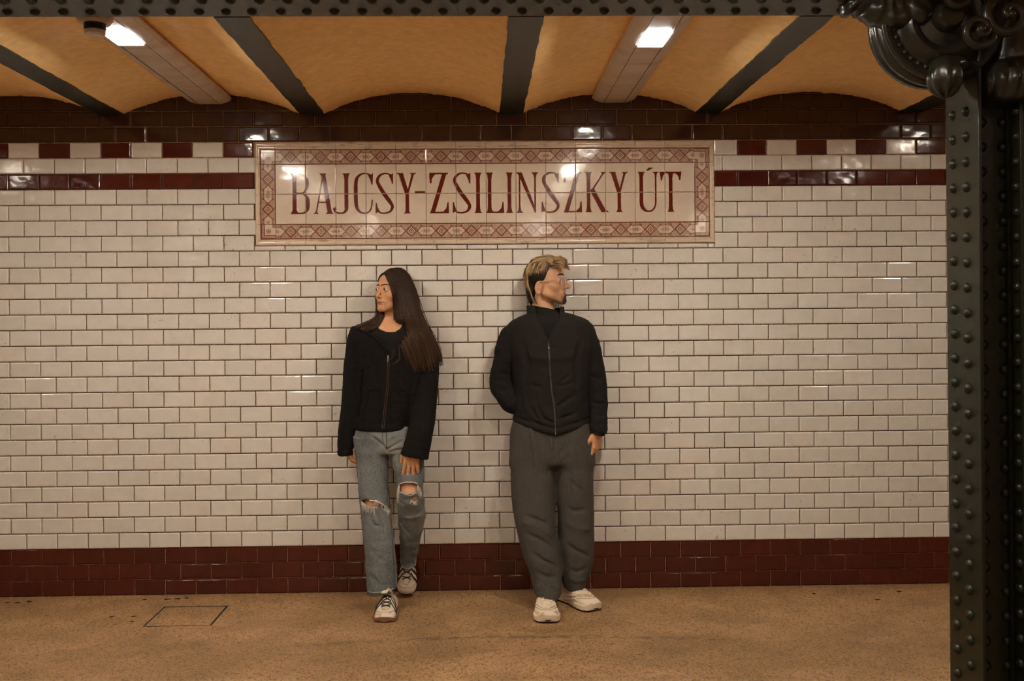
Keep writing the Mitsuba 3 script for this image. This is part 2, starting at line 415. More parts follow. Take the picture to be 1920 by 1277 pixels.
def loft(p, tab, n=2.3, cap_k=0.012, top=None, bot=None):
    """tab rows: z, cx, cy, ax, ay (z ascending): a body of superelliptic sections"""
    t, zz, cc = table(tab)
    z = np.clip(p[..., 2], t[0, 0], t[-1, 0])
    c = np.stack([np.interp(z, zz, cc[:, k]) for k in range(4)], -1)
    q = np.abs((p[..., :2] - c[..., :2]) / c[..., 2:4])
    r = (q[..., 0] ** n + q[..., 1] ** n) ** (1 / n)
    d = (r - 1) * np.minimum(c[..., 2], c[..., 3])
    cap_d = np.maximum(p[..., 2] - (t[-1, 0] if top is None else top), (t[0, 0] if bot is None else bot) - p[..., 2])
    return smax(d, cap_d, cap_k)
def nz(p, f, octv=3, seed=0):
    return meshkit.fbm(p * np.asarray(f, float), octv, seed) - 0.5

def nets(fn, lo, hi, h):
    """naive surface nets of fn(points) = 0 inside the box lo..hi; only cells near the surface are evaluated finely"""
    lo, hi = np.asarray(lo, float), np.asarray(hi, float)
    B = 4
    nb = np.ceil((hi - lo) / (h * B)).astype(int) + 1
    g = np.stack(np.meshgrid(*[np.arange(m + 1) for m in nb], indexing='ij'), -1)
    dc = fn(lo + g.reshape(-1, 3) * h * B).reshape(nb + 1)
    n = nb * B + 1
    d = np.empty(n, np.float32)
    near = np.abs(dc) < h * B * 1.9
    blk = np.zeros(nb, bool)
    for o in np.ndindex(2, 2, 2):
        blk |= near[o[0]:o[0] + nb[0], o[1]:o[1] + nb[1], o[2]:o[2] + nb[2]]
    sgn = np.where(dc[:-1, :-1, :-1] < 0, -1.0, 1.0).astype(np.float32)
    d[:-1, :-1, :-1] = np.repeat(np.repeat(np.repeat(sgn, B, 0), B, 1), B, 2)
    d[-1] = 1; d[:, -1] = 1; d[:, :, -1] = 1
    need = np.zeros(n, bool)
    bi = np.argwhere(blk)
    off = np.stack(np.meshgrid(*[np.arange(B + 1)] * 3, indexing='ij'), -1).reshape(-1, 3)
    idx = (bi[:, None] * B + off[None]).reshape(-1, 3)
    need[idx[:, 0], idx[:, 1], idx[:, 2]] = True
    pi = np.argwhere(need)
    vals = np.concatenate([fn(lo + c * h) for c in np.array_split(pi, max(1, len(pi) // 400000))])
    d[pi[:, 0], pi[:, 1], pi[:, 2]] = vals
    s = d < 0
    cnt = np.zeros(np.array(n) - 1, np.int8)
    for o in np.ndindex(2, 2, 2):
        cnt += s[o[0]:n[0] - 1 + o[0], o[1]:n[1] - 1 + o[1], o[2]:n[2] - 1 + o[2]]
    cells = np.argwhere((cnt > 0) & (cnt < 8))
    vid = np.full(cnt.shape, -1, np.int64); vid[cells[:, 0], cells[:, 1], cells[:, 2]] = np.arange(len(cells))
    acc = np.zeros((len(cells), 3)); num = np.zeros(len(cells))
    for ax in range(3):
        for o in np.ndindex(2, 2):
            a = np.zeros(3, int); a[(ax + 1) % 3], a[(ax + 2) % 3] = o
            b = a.copy(); b[ax] = 1
            A, Bv = cells + a, cells + b
            da, db = d[A[:, 0], A[:, 1], A[:, 2]].astype(float), d[Bv[:, 0], Bv[:, 1], Bv[:, 2]].astype(float)
            m = (da < 0) != (db < 0)
            t = np.where(m, da / np.where(m, da - db, 1), 0)
            acc += np.where(m[:, None], a + t[:, None] * (b - a), 0); num += m
    V = lo + (cells + acc / num[:, None]) * h
    F = []
    for ax in range(3):
        u, v = (ax + 1) % 3, (ax + 2) % 3
        sl0 = [slice(0, n[i]) for i in range(3)]; sl1 = list(sl0)
        sl0[ax] = slice(0, n[ax] - 1); sl1[ax] = slice(1, n[ax])
        ch = s[tuple(sl0)] != s[tuple(sl1)]
        e = np.argwhere(ch)
        e = e[(e[:, u] > 0) & (e[:, v] > 0) & (e[:, u] < n[u] - 1) & (e[:, v] < n[v] - 1)]
        ins = s[e[:, 0], e[:, 1], e[:, 2]]
        def at(du, dv):
            c = e.copy(); c[:, u] -= du; c[:, v] -= dv
            return vid[c[:, 0], c[:, 1], c[:, 2]]
        q = np.stack([at(0, 0), at(1, 0), at(1, 1), at(0, 1)], 1)
        q = np.where(ins[:, None], q, q[:, ::-1])
        F.append(q)
    F = np.vstack(F)
    F = F[(F >= 0).all(1)]
    m = trimesh.Trimesh(V, np.vstack([F[:, [0, 1, 2]], F[:, [0, 2, 3]]]), process=False)
    return m

# ------------------------------------------------------------------ the capital: scroll bracket, leaf, bud, ribbed collar, spirals
def _scroll():
    prof = [(0, -.17), (.035, -.17), (.045, -.155), (.05, -.13), (.085, -.12), (.10, -.135), (.115, -.14), (.13, -.13), (.136, -.11), (.150, -.10), (.168, -.105), (.176, -.112),
            (.184, -.112), (.190, -.115), (.197, -.108), (.196, -.096), (.188, -.090), (.188, -.076), (.198, -.070), (.203, -.060), (.203, -.046), (.196, -.040), (.196, -.026), (.202, -.020), (.202, .0), (.192, .010), (0, .010)]
    return lathe(prof[::-1], 56, (0, 1, 0), (1.487, -1.765, 2.318))
put(ck + '__capital', _scroll(), 'mat_cast_iron', 50, label='rolled scroll of the capital')
for i in range(15):
    a = math.radians(150 + i * 10)
    put(ck + '__capital__bead', lathe([(0, -.009), (.007, -.006), (.009, 0), (.007, .006), (0, .009)][::-1], 8, (0, 0, 1), (1.487 + .160 * math.cos(a), -1.866, 2.318 + .160 * math.sin(a))), 'mat_cast_iron', True)
def _leaf(p):
    d = U(.02, ell(p, (1.36, -1.80, 2.385), (.14, .12, .055)), ell(p, (1.29, -1.84, 2.350), (.055, .07, .042)), ell(p, (1.335, -1.85, 2.325), (.055, .06, .040)),
          ell(p, (1.205, -1.80, 2.372), (.022, .04, .024)), ell(p, (1.24, -1.80, 2.392), (.05, .06, .022)), ell(p, (1.40, -1.86, 2.34), (.06, .06, .05)))
    a = np.arctan2(p[..., 2] - 2.46, p[..., 0] - 1.30)
    return d + 0.0025 * np.sin(a * 22) + 0.006 * nz(p, (30, 30, 30), 2, 3)
put(ck + '__leaf', nets(_leaf, (1.14, -2.0, 2.25), (1.56, -1.6, 2.46), 0.005), 'mat_cast_iron', True, label='curled acanthus leaf under the girder')
def _bud(p):
    a = np.arctan2(p[..., 1] + 1.90, p[..., 0] - 1.478)
    d = ell(p, (1.478, -1.90, 2.128), (.052, .055, .062)) - 0.005 * np.cos(a * 7) * np.clip((2.18 - p[..., 2]) / .08, 0, 1)
    d = U(.012, d, ell(p, (1.500, -1.88, 2.172), (.058, .05, .026)), ell(p, (1.462, -1.885, 2.15), (.024, .03, .026)))
    return d
put(ck + '__bud', nets(_bud, (1.38, -2.0, 2.04), (1.60, -1.78, 2.23), 0.003), 'mat_cast_iron', True, label='faceted bud at the corner of the capital')
def _collar(p):
    q = p - np.array([CX, -1.762, 0])
    r = np.sqrt((q[..., 0] / .85) ** 2 + q[..., 1] ** 2)
    along = q[..., 0] - q[..., 1]
    rib = np.abs(np.sin(q[..., 0] * 95 + 0.7)) * 0.012
    z = p[..., 2] - 2.125
    prof = 0.135 + 0.035 * np.cos(np.clip(z / .075, -1.2, 1.2) * np.pi / 2) + rib * np.clip(1 - np.abs(z) / .08, 0, 1)
    d = smax(r - prof, np.abs(z) - .070, .02)
    top = smax(r - 0.140, np.abs(p[..., 2] - 2.30) - .11, .02)
    return U(.01, d, top)
put(ck + '__collar', nets(_collar, (1.48, -2.02, 2.03), (2.03, -1.50, 2.43), 0.005), 'mat_cast_iron', True, label='ribbed collar around the column head')
def spiral(c, r0, turns, rt, sgn=1):
    t = np.linspace(0, 1, 60)
    a = sgn * t * turns * 2 * np.pi + 1.2
    r = r0 * (1 - 0.86 * t)
    pts = np.stack([c[0] + r * np.cos(a), c[1] - 0.035 * t, c[2] + r * np.sin(a)], 1)
    return cat([tube(pts, rt * (1 - 0.45 * t), 14), lathe([(0, -.012), (.010, -.010), (.014, 0), (.010, .010), (0, .012)][::-1], 12, (0, 1, 0), (c[0], c[1] - .035, c[2]))])
put(ck + '__spiral', spiral((1.500, -1.945, 2.372), .052, 1.6, .014), 'mat_cast_iron', 60)
put(ck + '__spiral', spiral((1.552, -1.955, 2.255), .060, 1.7, .016, -1), 'mat_cast_iron', 60)
put(ck + '__spiral', spiral((1.645, -1.955, 2.30), .075, 1.4, .020), 'mat_cast_iron', 60)

# ------------------------------------------------------------------ ceiling light fixtures
def fixture(x, y0, y1, lamps, label, group=None):
    # lamps: (place along the fixture, brightness against LAMP)
    k = thing('ceiling_light', label, 'ceiling light', group)
    h = [(-.066, 2.512), (-.078, 2.500), (-.100, 2.494), (-.111, 2.484), (-.110, 2.474), (-.100, 2.465), (-.080, 2.457), (-.058, 2.4512), (-.053, 2.4500), (-.0515, 2.4512)]
    w = h + [(-x, z) for x, z in h[::-1]]
    poly = Polygon(w)
    m = trimesh.creation.extrude_polygon(poly, y1 - y0, engine='earcut')
    M = np.array([[1, 0, 0, x], [0, 0, -1, y1], [0, 1, 0, 0], [0, 0, 0, 1.0]])
    m.apply_transform(M)
    put(k + '__housing', m, 'mat_light_housing', 20)
    for s in (-1, 1):
        put(k + '__seam', box(x + s * .0525 - .0009, x + s * .0525 + .0009, y0, y1 - .002, 2.4492, 2.4512), 'mat_black')
    for yl, power in lamps:
        q = sbox(x - .040, yl - .090, x + .040, yl + .090).buffer(.010)
        lens = trimesh.creation.extrude_polygon(q, .007, engine='earcut')
        lens.apply_translation((0, 0, 2.4435))
        kk = put(k + '__lamp', lens, 'mat_light_housing')
        scene[kk]['emitter'] = {'type': 'area', 'radiance': rgb(*[c * power for c in LAMP])}
        for yy in (yl - .102, yl + .102):
            put(k + '__joint', box(x - .052, x + .052, yy - .0008, yy + .0008, 2.4503, 2.4513), 'mat_black')
    return k
fixture(-1.345, -1.63, -0.012, [(-1.222, 1.0)], 'pale ceiling light fixture with a smoke detector hanging from it')
fixture(0.683, -1.63, -0.012, [(-1.180, 1.0)], 'pale ceiling light fixture above the right half of the station sign')
for x in (-3.37, 2.71):
    fixture(x, -1.63, -0.012, [(-1.18, .4)], 'unseen ceiling light fixture added behind the camera', 'fixtures outside the picture')
for x in (-3.37, -1.345, 0.683, 2.71):
    k = 1.0 if abs(x) < 2 else .4
    fixture(x, -4.6, -1.90, [(-2.32, k), (-3.45, .2 * k)], 'unseen ceiling light fixture added behind the camera', 'fixtures outside the picture')
for x in (-3.37, -1.345, 0.683, 2.71):                       # unseen row behind the camera, added to brighten the lower wall
    fixture(x, -7.58, -5.6, [(-6.95, 1.3 if abs(x) < 2 else .8)], 'unseen ceiling light fixture added behind the camera', 'fixtures outside the picture')
sk = thing('smoke_detector', 'round beige smoke detector under the left ceiling light', 'smoke detector')
DET = (-1.322, -1.55, 2.4495)
put(sk + '__base', lathe([(0, -.046), (.050, -.046), (.058, -.038), (.061, -.028), (.061, 0), (0, 0)], 36, (0, 0, 1), DET), 'mat_light_housing', 30)
put(sk + '__sensor_head', lathe([(0, -.088), (.029, -.088), (.034, -.082), (.035, -.070), (.030, -.066), (.030, -.046), (0, -.046)], 28, (0, 0, 1), DET), 'mat_light_housing', 30)
put(sk + '__dark_band', lathe([(.0305, -.067), (.036, -.066), (.036, -.048), (.0305, -.047)], 28, (0, 0, 1), DET), 'mat_black', 30)

# ------------------------------------------------------------------ the station sign
def _cream(p, n, uv):
    j = dr.floor((p.x + 1.019) / 0.1506); k = dr.floor((p.z - 1.848) / 0.150)
    c = mix((0.64, 0.535, 0.425), (0.68, 0.575, 0.46), cell_rand(j, k, 2))
    return c * (0.96 + 0.08 * fbm(p.x * 30, p.z * 30, 2.0))
mat('mat_sign_cream', proc(_cream), 0.10, 0.5, proc(_glaze), 0.0004)
mat('mat_letter', (0.105, 0.012, 0.006), 0.10, 0.5, proc(_glaze), 0.0004)
def _border(p, n, uv):
    """printed border, uv in millimetres from the tile's centre; u along the band"""
    u, v = uv.x, uv.y
    au, av = dr.abs(u), dr.abs(v)
    def lines(t, per, w):
        f = t / per - dr.floor(t / per)
        return dr.select(dr.abs(f - 0.5) < w / per * 0.5, 1.0, 0.0)
    lat = dr.maximum(lines(u + v, 7.4, 2.0), lines(u - v, 7.4, 2.0))
    e = au - 29.0
    hexin = (e > av) & (av < 20)
    dia = (au + av) < 29.0
    ink = lat
    ink = dr.select((av < 19) & hexin, 0.0, ink)
    # medallion of the hexagon
    hu = 75.0 - au
    r = dr.sqrt(dr.square(hu - 9) + dr.square(v)); th = dr.atan2(v, hu - 9)
    flower = (r < 3.2) | ((r > 5) & (r < 9.5 + 3.0 * dr.cos(6 * th)) & (dr.abs(dr.sin(3 * th)) > 0.35))
    dots = (dr.sqrt(dr.square(hu - 25) + dr.square(v)) < 2.2) | (dr.sqrt(dr.square(hu - 14) + dr.square(av - 14)) < 1.8)
    ink = dr.select(hexin & (av < 19) & (flower | dots), 1.0, ink)
    s = au + av
    ink = dr.select(dia, dr.select(((s > 15) & (s < 20.5)) | ((s > 5.5) & (s < 9.0)), 0.0, dr.select(s < 24.5, 1.0, lat)), ink)
    band = dr.abs(e - av) < 3.0
    band2 = dr.abs(-e - av) < 3.0
    ink = dr.select(((band & (av < 25)) | (band2 & (av < 34))) & (s > 20.5), 1.0, ink)
    ink = dr.select((av > 19.5) & (av < 23) & (au > 47), 1.0, ink)
    knob = dr.sqrt(dr.square(au - 50) + dr.square(av - 25)) < 5.5
    ink = dr.select(knob, 1.0, ink)
    ink = dr.select((av > 33.6) & (av < 36.2), 1.0, ink)
    wear = 0.82 + 0.3 * fbm(p.x * 14, p.z * 14, 6.0)
    return mix(mi.Color3f(0.62, 0.50, 0.38), mi.Color3f(0.19, 0.050, 0.026), ink * dr.minimum(wear, 1.0))
mat('mat_sign_border', proc(_border), 0.10, 0.5, proc(_glaze), 0.0004)
def _corner(p, n, uv):
    u, v = uv.x, uv.y                                   # 0,0 = inner corner, both positive outwards (mm)
    lat = dr.select(dr.abs((u + v) / 7.4 - dr.floor((u + v) / 7.4) - 0.5) < 0.14, 1.0, dr.select(dr.abs((u - v) / 7.4 - dr.floor((u - v) / 7.4) - 0.5) < 0.14, 1.0, 0.0))
    m = dr.maximum(u, v)
    ink = lat
    mid = (m > 15) & (m < 55)
    r = dr.sqrt(dr.square(u - 36) + dr.square(v - 36)); th = dr.atan2(v - 36, u - 36)
    ink = dr.select(mid, dr.select((r < 4) | ((r > 6.5) & (r < 12 + 4 * dr.cos(8 * th)) & (dr.abs(dr.sin(4 * th)) > 0.3)), 1.0, 0.0), ink)
    ink = dr.select(((m > 12) & (m < 16)) | ((m > 54) & (m < 58)) | (m > 68.5) | (m < 2), 1.0, ink)
    return mix(mi.Color3f(0.62, 0.50, 0.38), mi.Color3f(0.19, 0.050, 0.026), ink)
mat('mat_sign_corner', proc(_corner), 0.10, 0.5, proc(_glaze), 0.0004)

sg = thing('station_sign', 'long ceramic tile station sign with red letters and a patterned red border', 'sign')
P0, PW = -1.0193, 0.15061                              # panel: 14 columns
ZB, ZM, ZT = 1.848, 1.9985, 2.1475                     # panel rows
BZ0, BZ1 = 1.7735, 2.2215                              # outer edges of the border band
BX0, BX1 = P0 - .0745, P0 + 14 * PW + .0745
put(sg + '__backing', box(SX0 + .002, SX1 - .002, -.004, .0, SZ0 + .002, SZ1 - .002), 'mat_grout')
PROUD = 0.0125
def flat_tile(x0, x1, z0, z1, g=0.0010, proud=PROUD, bev=0.0022):
    s = (nrg.random(), nrg.random())
    return tile(x0, x1, z0, z1, proud, bev, 0.0015, g, (0.5 + (s[0] - .5) * .3, 0.5 + (s[1] - .5) * .3))
cells = []
for j in range(14):
    for (z0, z1) in ((ZB, ZM), (ZM, ZT)):
        put(sg + '__panel_tile', flat_tile(P0 + j * PW, P0 + (j + 1) * PW, z0, z1), 'mat_sign_cream')
        cells.append(sbox(P0 + j * PW + .0022, z0 + .0022, P0 + (j + 1) * PW - .0022, z1 - .0022))
for j in range(14):
    for (z0, z1) in ((BZ0, ZB), (ZT, BZ1)):
        v, f = flat_tile(P0 + j * PW, P0 + (j + 1) * PW, z0, z1)
        uv = np.stack([(v[:, 0] - P0 - (j + .5) * PW) * 1000, (v[:, 2] - (z0 + z1) / 2) * 1000], 1)
        put(sg + '__border_tile', (v, f), 'mat_sign_border', False, uv)
for (x0, x1) in ((BX0, P0), (P0 + 14 * PW, BX1)):
    for (z0, z1) in ((ZB, ZM), (ZM, ZT)):
        v, f = flat_tile(x0, x1, z0, z1)
        uv = np.stack([(v[:, 2] - (z0 + z1) / 2) * 1000, (v[:, 0] - (x0 + x1) / 2) * 1000], 1)
        put(sg + '__border_tile', (v, f), 'mat_sign_border', False, uv)
    for (z0, z1) in ((BZ0, ZB), (ZT, BZ1)):
        v, f = flat_tile(x0, x1, z0, z1)
        u = (P0 - v[:, 0]) if x0 < 0 else (v[:, 0] - P0 - 14 * PW)
        w = (ZB - v[:, 2]) if z0 < 1.9 else (v[:, 2] - ZT)
        put(sg + '__corner_tile', (v, f), 'mat_sign_corner', False, np.stack([u, w], 1) * 1000)
def moulding(a, b, c, d):
    """a frame piece from outer corner points a, b to inner corner points c (below a), d (below b): rounded cove profile"""
    a, b, c, d = (np.array(q, float) for q in (a, b, c, d))
    st = [(0, 0), (0, .012), (.12, .0165), (.35, .0180), (.55, .0170), (.66, .0145), (.74, .0145), (.82, .0165), (.93, .0160), (1, .012), (1, 0)]
    v = []
    for t, y in st:
        for e, i in ((a, c), (b, d)):
            q = e + (i - e) * t
            v.append((q[0], -y, q[1]))
    f = []
    for i in range(len(st) - 1):
        p0, p1, p2, p3 = 2 * i, 2 * i + 1, 2 * i + 3, 2 * i + 2
        f += [(p0, p1, p2), (p0, p2, p3)]
    n = len(st)
    for i in range(1, n - 1):
        f += [(0, 2 * i, 2 * i + 2), (1, 2 * i + 3, 2 * i + 1)]
    m = trimesh.Trimesh(np.array(v), np.array(f), process=False)
    m.fix_normals()
    return m
mat('mat_sign_frame', proc(lambda p, n, uv: mix((0.58, 0.46, 0.34), (0.66, 0.53, 0.40), fbm(p.x * 9, p.z * 9, 1.0)) * (1 - 0.35 * smoothstep(0.70, 0.76, fbm(p.x * 22, p.z * 90, 4.0)))), 0.16, 0.5)
g = .0008
xs = [BX0] + [P0 + j * PW for j in range(15)] + [BX1]
for i in range(len(xs) - 1):
    x0, x1 = xs[i] + g, xs[i + 1] - g
    o0, o1 = (SX0 if i == 0 else x0), (SX1 if i == len(xs) - 2 else x1)
    put(sg + '__frame_tile', moulding((o0, SZ1), (o1, SZ1), (x0 - (g if i == 0 else 0), BZ1 + g), (x1, BZ1 + g)), 'mat_sign_frame', 30)
    put(sg + '__frame_tile', moulding((o0, SZ0), (o1, SZ0), (x0, BZ0 - g), (x1, BZ0 - g)), 'mat_sign_frame', 30)
zs = [BZ0, ZB, ZM, ZT, BZ1]
for i in range(4):
    z0, z1 = zs[i] + g, zs[i + 1] - g
    o0, o1 = (SZ0 if i == 0 else z0), (SZ1 if i == 3 else z1)
    put(sg + '__frame_tile', moulding((SX0, o0), (SX0, o1), (BX0 - g, z0), (BX0 - g, z1)), 'mat_sign_frame', 30)
    put(sg + '__frame_tile', moulding((SX1, o0), (SX1, o1), (BX1 + g, z0), (BX1 + g, z1)), 'mat_sign_frame', 30)

# letters: condensed old style capitals drawn as outlines (1 = cap height)
def stroke(pts):
    pts = np.array(pts, float)
    sp = spline(pts, max(24, 8 * len(pts)))
    q, w = sp[:, :2], np.maximum(sp[:, 2], .012) / 2
    t = np.gradient(q, axis=0); t /= np.linalg.norm(t, axis=1, keepdims=True)
    n = np.stack([-t[:, 1], t[:, 0]], 1)
    segs = [Polygon([q[i] + n[i] * w[i], q[i + 1] + n[i + 1] * w[i + 1], q[i + 1] - n[i + 1] * w[i + 1], q[i] - n[i] * w[i]]).buffer(.0005) for i in range(len(q) - 1)]
    return unary_union(segs)
def poly(*p):
    return Polygon(p).buffer(0)
def stem(cx, w=.078, top=.172, bot=.172, y0=0., y1=1.):
    h = w / 2; l = [];
    L = [(-h, .85), (-h - .012, .94), (-top / 2 + .02, .985), (-top / 2, 1)] if top else [(-h, 1)]
    Bm = [(-bot / 2, 0), (-bot / 2 + .02, .012), (-h - .012, .06), (-h, .15)] if bot else [(-h, 0)]
    left = Bm + L
    pts = [(cx + x, y0 + (y1 - y0) * y) for x, y in left] + [(cx - x, y0 + (y1 - y0) * y) for x, y in left[::-1]]
    return Polygon(pts).buffer(0)
def S_():
    return unary_union([stroke([(.405, .945, .03), (.31, .985, .026), (.215, .993, .028), (.12, .955, .042), (.06, .88, .060), (.045, .80, .064), (.085, .70, .075), (.20, .50, .088), (.33, .32, .085),
                                (.405, .20, .066), (.405, .13, .060), (.35, .045, .042), (.23, .006, .028), (.13, .012, .028), (.05, .055, .03)]),
                        poly((.43, 1), (.426, .74), (.41, .74), (.385, .84), (.33, .945), (.40, .965)), poly((0, 0), (.003, .26), (.02, .26), (.05, .14), (.11, .03), (.03, .03))])
def Z_():
    return unary_union([sbox(.0, .972, .46, 1.0), poly((0, 1), (.015, .75), (.045, .75), (.06, .87), (.14, .975)), poly((.325, .99), (.425, .99), (.125, .01), (.025, .01)), sbox(.015, 0, .475, .026),
                        poly((.48, 0), (.47, .26), (.45, .26), (.425, .12), (.33, .02))])
GL = {
    'I': lambda: stem(.088),
    'L': lambda: unary_union([stem(.088), sbox(.08, 0, .43, .026), poly((.44, 0), (.422, .26), (.405, .26), (.38, .12), (.29, .02)), poly((.10, .10), (.18, .02), (.10, .0))]),
    'S': S_, 'Z': Z_,
    'Y': lambda: unary_union([stem(.255, .078, 0, .172, 0, .5), poly((.045, .985), (.15, .985), (.297, .50), (.216, .46)), poly((.375, .985), (.425, .985), (.283, .49), (.258, .52)),
                              poly((-.01, 1), (.165, 1), (.145, .972), (.05, .955), (.045, .975)), poly((.325, 1), (.48, 1), (.43, .965), (.375, .965))]),
    'A': lambda: unary_union([poly((.20, .985), (.29, .985), (.455, .01), (.355, .01)), poly((.225, .97), (.25, .95), (.075, .01), (.05, .01)), sbox(.10, .275, .37, .297),
                              poly((.155, 1), (.315, 1), (.29, .965), (.21, .94), (.185, .97)), poly((0, 0), (.115, 0), (.08, .04), (.05, .04)), poly((.31, 0), (.493, 0), (.45, .045), (.36, .045))]),
    'B': lambda: unary_union([stem(.095, .088, 0, 0), poly((.0, 1.0), (.14, .985), (.14, .9), (.06, .9), (.045, .96)), poly((0, 0), (.2, 0), (.14, .08), (.05, .08)),
                              stroke([(.10, .985, .022), (.26, .985, .022), (.37, .93, .045), (.415, .80, .075), (.40, .66, .06), (.345, .545, .03), (.26, .512, .022), (.12, .512, .022)]),
                              stroke([(.26, .512, .022), (.36, .47, .04), (.425, .36, .075), (.43, .22, .082), (.41, .10, .065), (.33, .025, .032), (.2, .011, .026), (.08, .011, .022)])]),
    'J': lambda: unary_union([stem(.325, .080, .172, 0, .14, 1), stroke([(.325, .18, .080), (.318, .09, .065), (.26, .025, .035), (.16, .011, .026), (.07, .045, .03), (.05, .09, .04)]), Point(.058, .115).buffer(.037)]),
    'C': lambda: unary_union([stroke([(.43, .93, .03), (.34, .985, .026), (.22, .992, .028), (.11, .93, .052), (.055, .8, .075), (.045, .5, .082), (.058, .2, .075), (.11, .075, .055), (.20, .015, .03), (.30, .012, .025), (.39, .07, .022), (.43, .2, .022), (.445, .34, .02)]),
                              poly((.46, 1), (.452, .72), (.437, .72), (.40, .85), (.35, .95), (.43, .96))]),
    'N': lambda: unary_union([stem(.07, .026, 0, .15), poly((.0, 1), (.12, 1), (.445, .06), (.435, .0), (.42, .0), (.055, .94), (.03, .965)), stem(.425, .028, .15, 0)]),
    'K': lambda: unary_union([stem(.088), poly((.155, .54), (.45, .985), (.485, .985), (.185, .53)), poly((.165, .58), (.215, .60), (.52, .03), (.44, .0), (.40, .03), (.135, .53)),
                              poly((.40, 1), (.545, 1), (.49, .965), (.44, .965)), poly((.40, 0), (.59, 0), (.52, .05), (.43, .05))]),
    'T': lambda: unary_union([stem(.268, .080, .20, .172), sbox(.0, .968, .537, 1.0), poly((0, 1), (.03, .79), (.045, .79), (.07, .9), (.14, .972)), poly((.537, 1), (.507, .79), (.492, .79), (.467, .9), (.397, .972))]),
    'U': lambda: unary_union([stem(.09, .080, .178, 0, .25, 1), stroke([(.09, .30, .080), (.093, .2, .080), (.12, .11, .074), (.185, .035, .05), (.26, .012, .032), (.345, .03, .03), (.415, .11, .026), (.443, .22, .026), (.445, .30, .026)]),
                              stem(.445, .028, .155, 0, .25, 1), poly((.215, 1.03), (.275, 1.105), (.385, 1.10), (.25, 1.035))]),
    '-': lambda: sbox(0, .49, .255, .545),
}
# glyph, left edge, right edge, base, height along the sign (metres)
HL, Z0L = 0.2010, 1.8995
text = [('B', -.943, -.849), ('A', -.829, -.731), ('J', -.731, -.647), ('C', -.627, -.533), ('S', -.519, -.429), ('Y', -.414, -.316), ('-', -.321, -.272), ('Z', -.249, -.153), ('S', -.132, -.041), ('I', -.024, .013),
        ('L', .035, .125), ('I', .135, .170), ('N', .187, .298), ('S', .315, .404), ('Z', .424, .517), ('K', .534, .652), ('Y', .655, .750), ('U', .800, .907), ('T', .913, 1.021)]
for ch, x0, x1 in text:
    s = GL[ch]()
    bx = s.bounds
    s = shapely.affinity.affine_transform(s, [(x1 - x0) / (bx[2] - bx[0]), 0, 0, HL, x0 - bx[0] * (x1 - x0) / (bx[2] - bx[0]), Z0L])
    s = s.buffer(.0010)
    ms = []
    for c in cells:
        w = s.intersection(c)
        for gpart in getattr(w, 'geoms', [w]):
            if gpart.geom_type == 'Polygon' and gpart.area > 1e-7:
                m = trimesh.creation.extrude_polygon(gpart, 0.0022, engine='earcut')
                v = m.vertices.copy(); m.vertices = np.stack([v[:, 0], -PROUD + 0.0014 - v[:, 2], v[:, 1]], 1); m.faces = m.faces[:, ::-1]
                ms.append(m)
    if ms:
        put(sg + '__letter', cat(ms), 'mat_letter')

# ------------------------------------------------------------------ people: shared pieces
mat('mat_skin', {'type': 'mesh_attribute', 'name': 'vertex_color'}, 0.48, 0.35)
mat('mat_eye', {'type': 'mesh_attribute', 'name': 'vertex_color'}, 0.08, 0.5)
mat('mat_hair', {'type': 'mesh_attribute', 'name': 'vertex_color'}, 0.48, 0.22)
def _pile(p, n, uv):
    return noise(p.x * 210, p.y * 210, p.z * 210) + 0.6 * noise(p.x * 420, p.y * 420, p.z * 420)
mat('mat_sherpa', proc(lambda p, n, uv: mix((0.005, 0.005, 0.0045), (0.015, 0.0138, 0.0125), noise(p.x * 330, p.y * 330, p.z * 330))), 0.95, 0.12, proc(_pile), 0.004, sheen=0.2)
mat('mat_black_knit', proc(lambda p, n, uv: mix((0.006, 0.006, 0.006), (0.014, 0.013, 0.012), noise(p.x * 300, p.y * 300, p.z * 300))), 0.9, 0.2, proc(lambda p, n, uv: noise(p.x * 350, p.y * 350, p.z * 350)), 0.0015)
mat('mat_nylon', proc(lambda p, n, uv: mix((0.0095, 0.0084, 0.0074), (0.0150, 0.0132, 0.0115), fbm(p.x * 90, p.y * 90, p.z * 90))), 0.82, 0.2, proc(lambda p, n, uv: fbm(p.x * 60, p.y * 60, p.z * 45)), 0.003)
def _denim(p, n, uv):
    w = noise(p.x * 620, p.y * 400, p.z * 130) * 0.7 + noise(p.x * 300, p.y * 300, p.z * 500) * 0.3
    big = fbm(p.x * 9, p.y * 9, p.z * 5)
    c = mix((0.066, 0.078, 0.084), (0.215, 0.225, 0.218), smoothstep(0.15, 0.85, 0.55 * w + 0.45 * big))
    return mix(c, (0.29, 0.285, 0.26), smoothstep(0.56, 0.80, fbm(p.x * 14, p.y * 14, p.z * 7)) * 0.45)
mat('mat_denim', proc(_denim), 0.85, 0.2, proc(lambda p, n, uv: noise(p.x * 420, p.y * 420, p.z * 420)), 0.0012)
mat('mat_denim_seam', (0.075, 0.09, 0.10), 0.9, 0.2)
mat('mat_thread', (0.62, 0.58, 0.52), 0.9, 0.1)
def _wool(p, n, uv):
    s = uv.x / 0.0085; f = dr.abs(s - dr.floor(s) - 0.5)
    c = mix((0.042, 0.038, 0.033), (0.066, 0.060, 0.052), noise(p.x * 300, p.y * 300, p.z * 240))
    return mix(c, (0.118, 0.108, 0.094), smoothstep(0.14, 0.03, f) * (0.20 + 0.55 * noise(p.x * 90, p.y * 90, p.z * 420)))
mat('mat_trousers', proc(_wool), 0.85, 0.25, proc(lambda p, n, uv: noise(p.x * 380, p.y * 380, p.z * 380)), 0.0009)
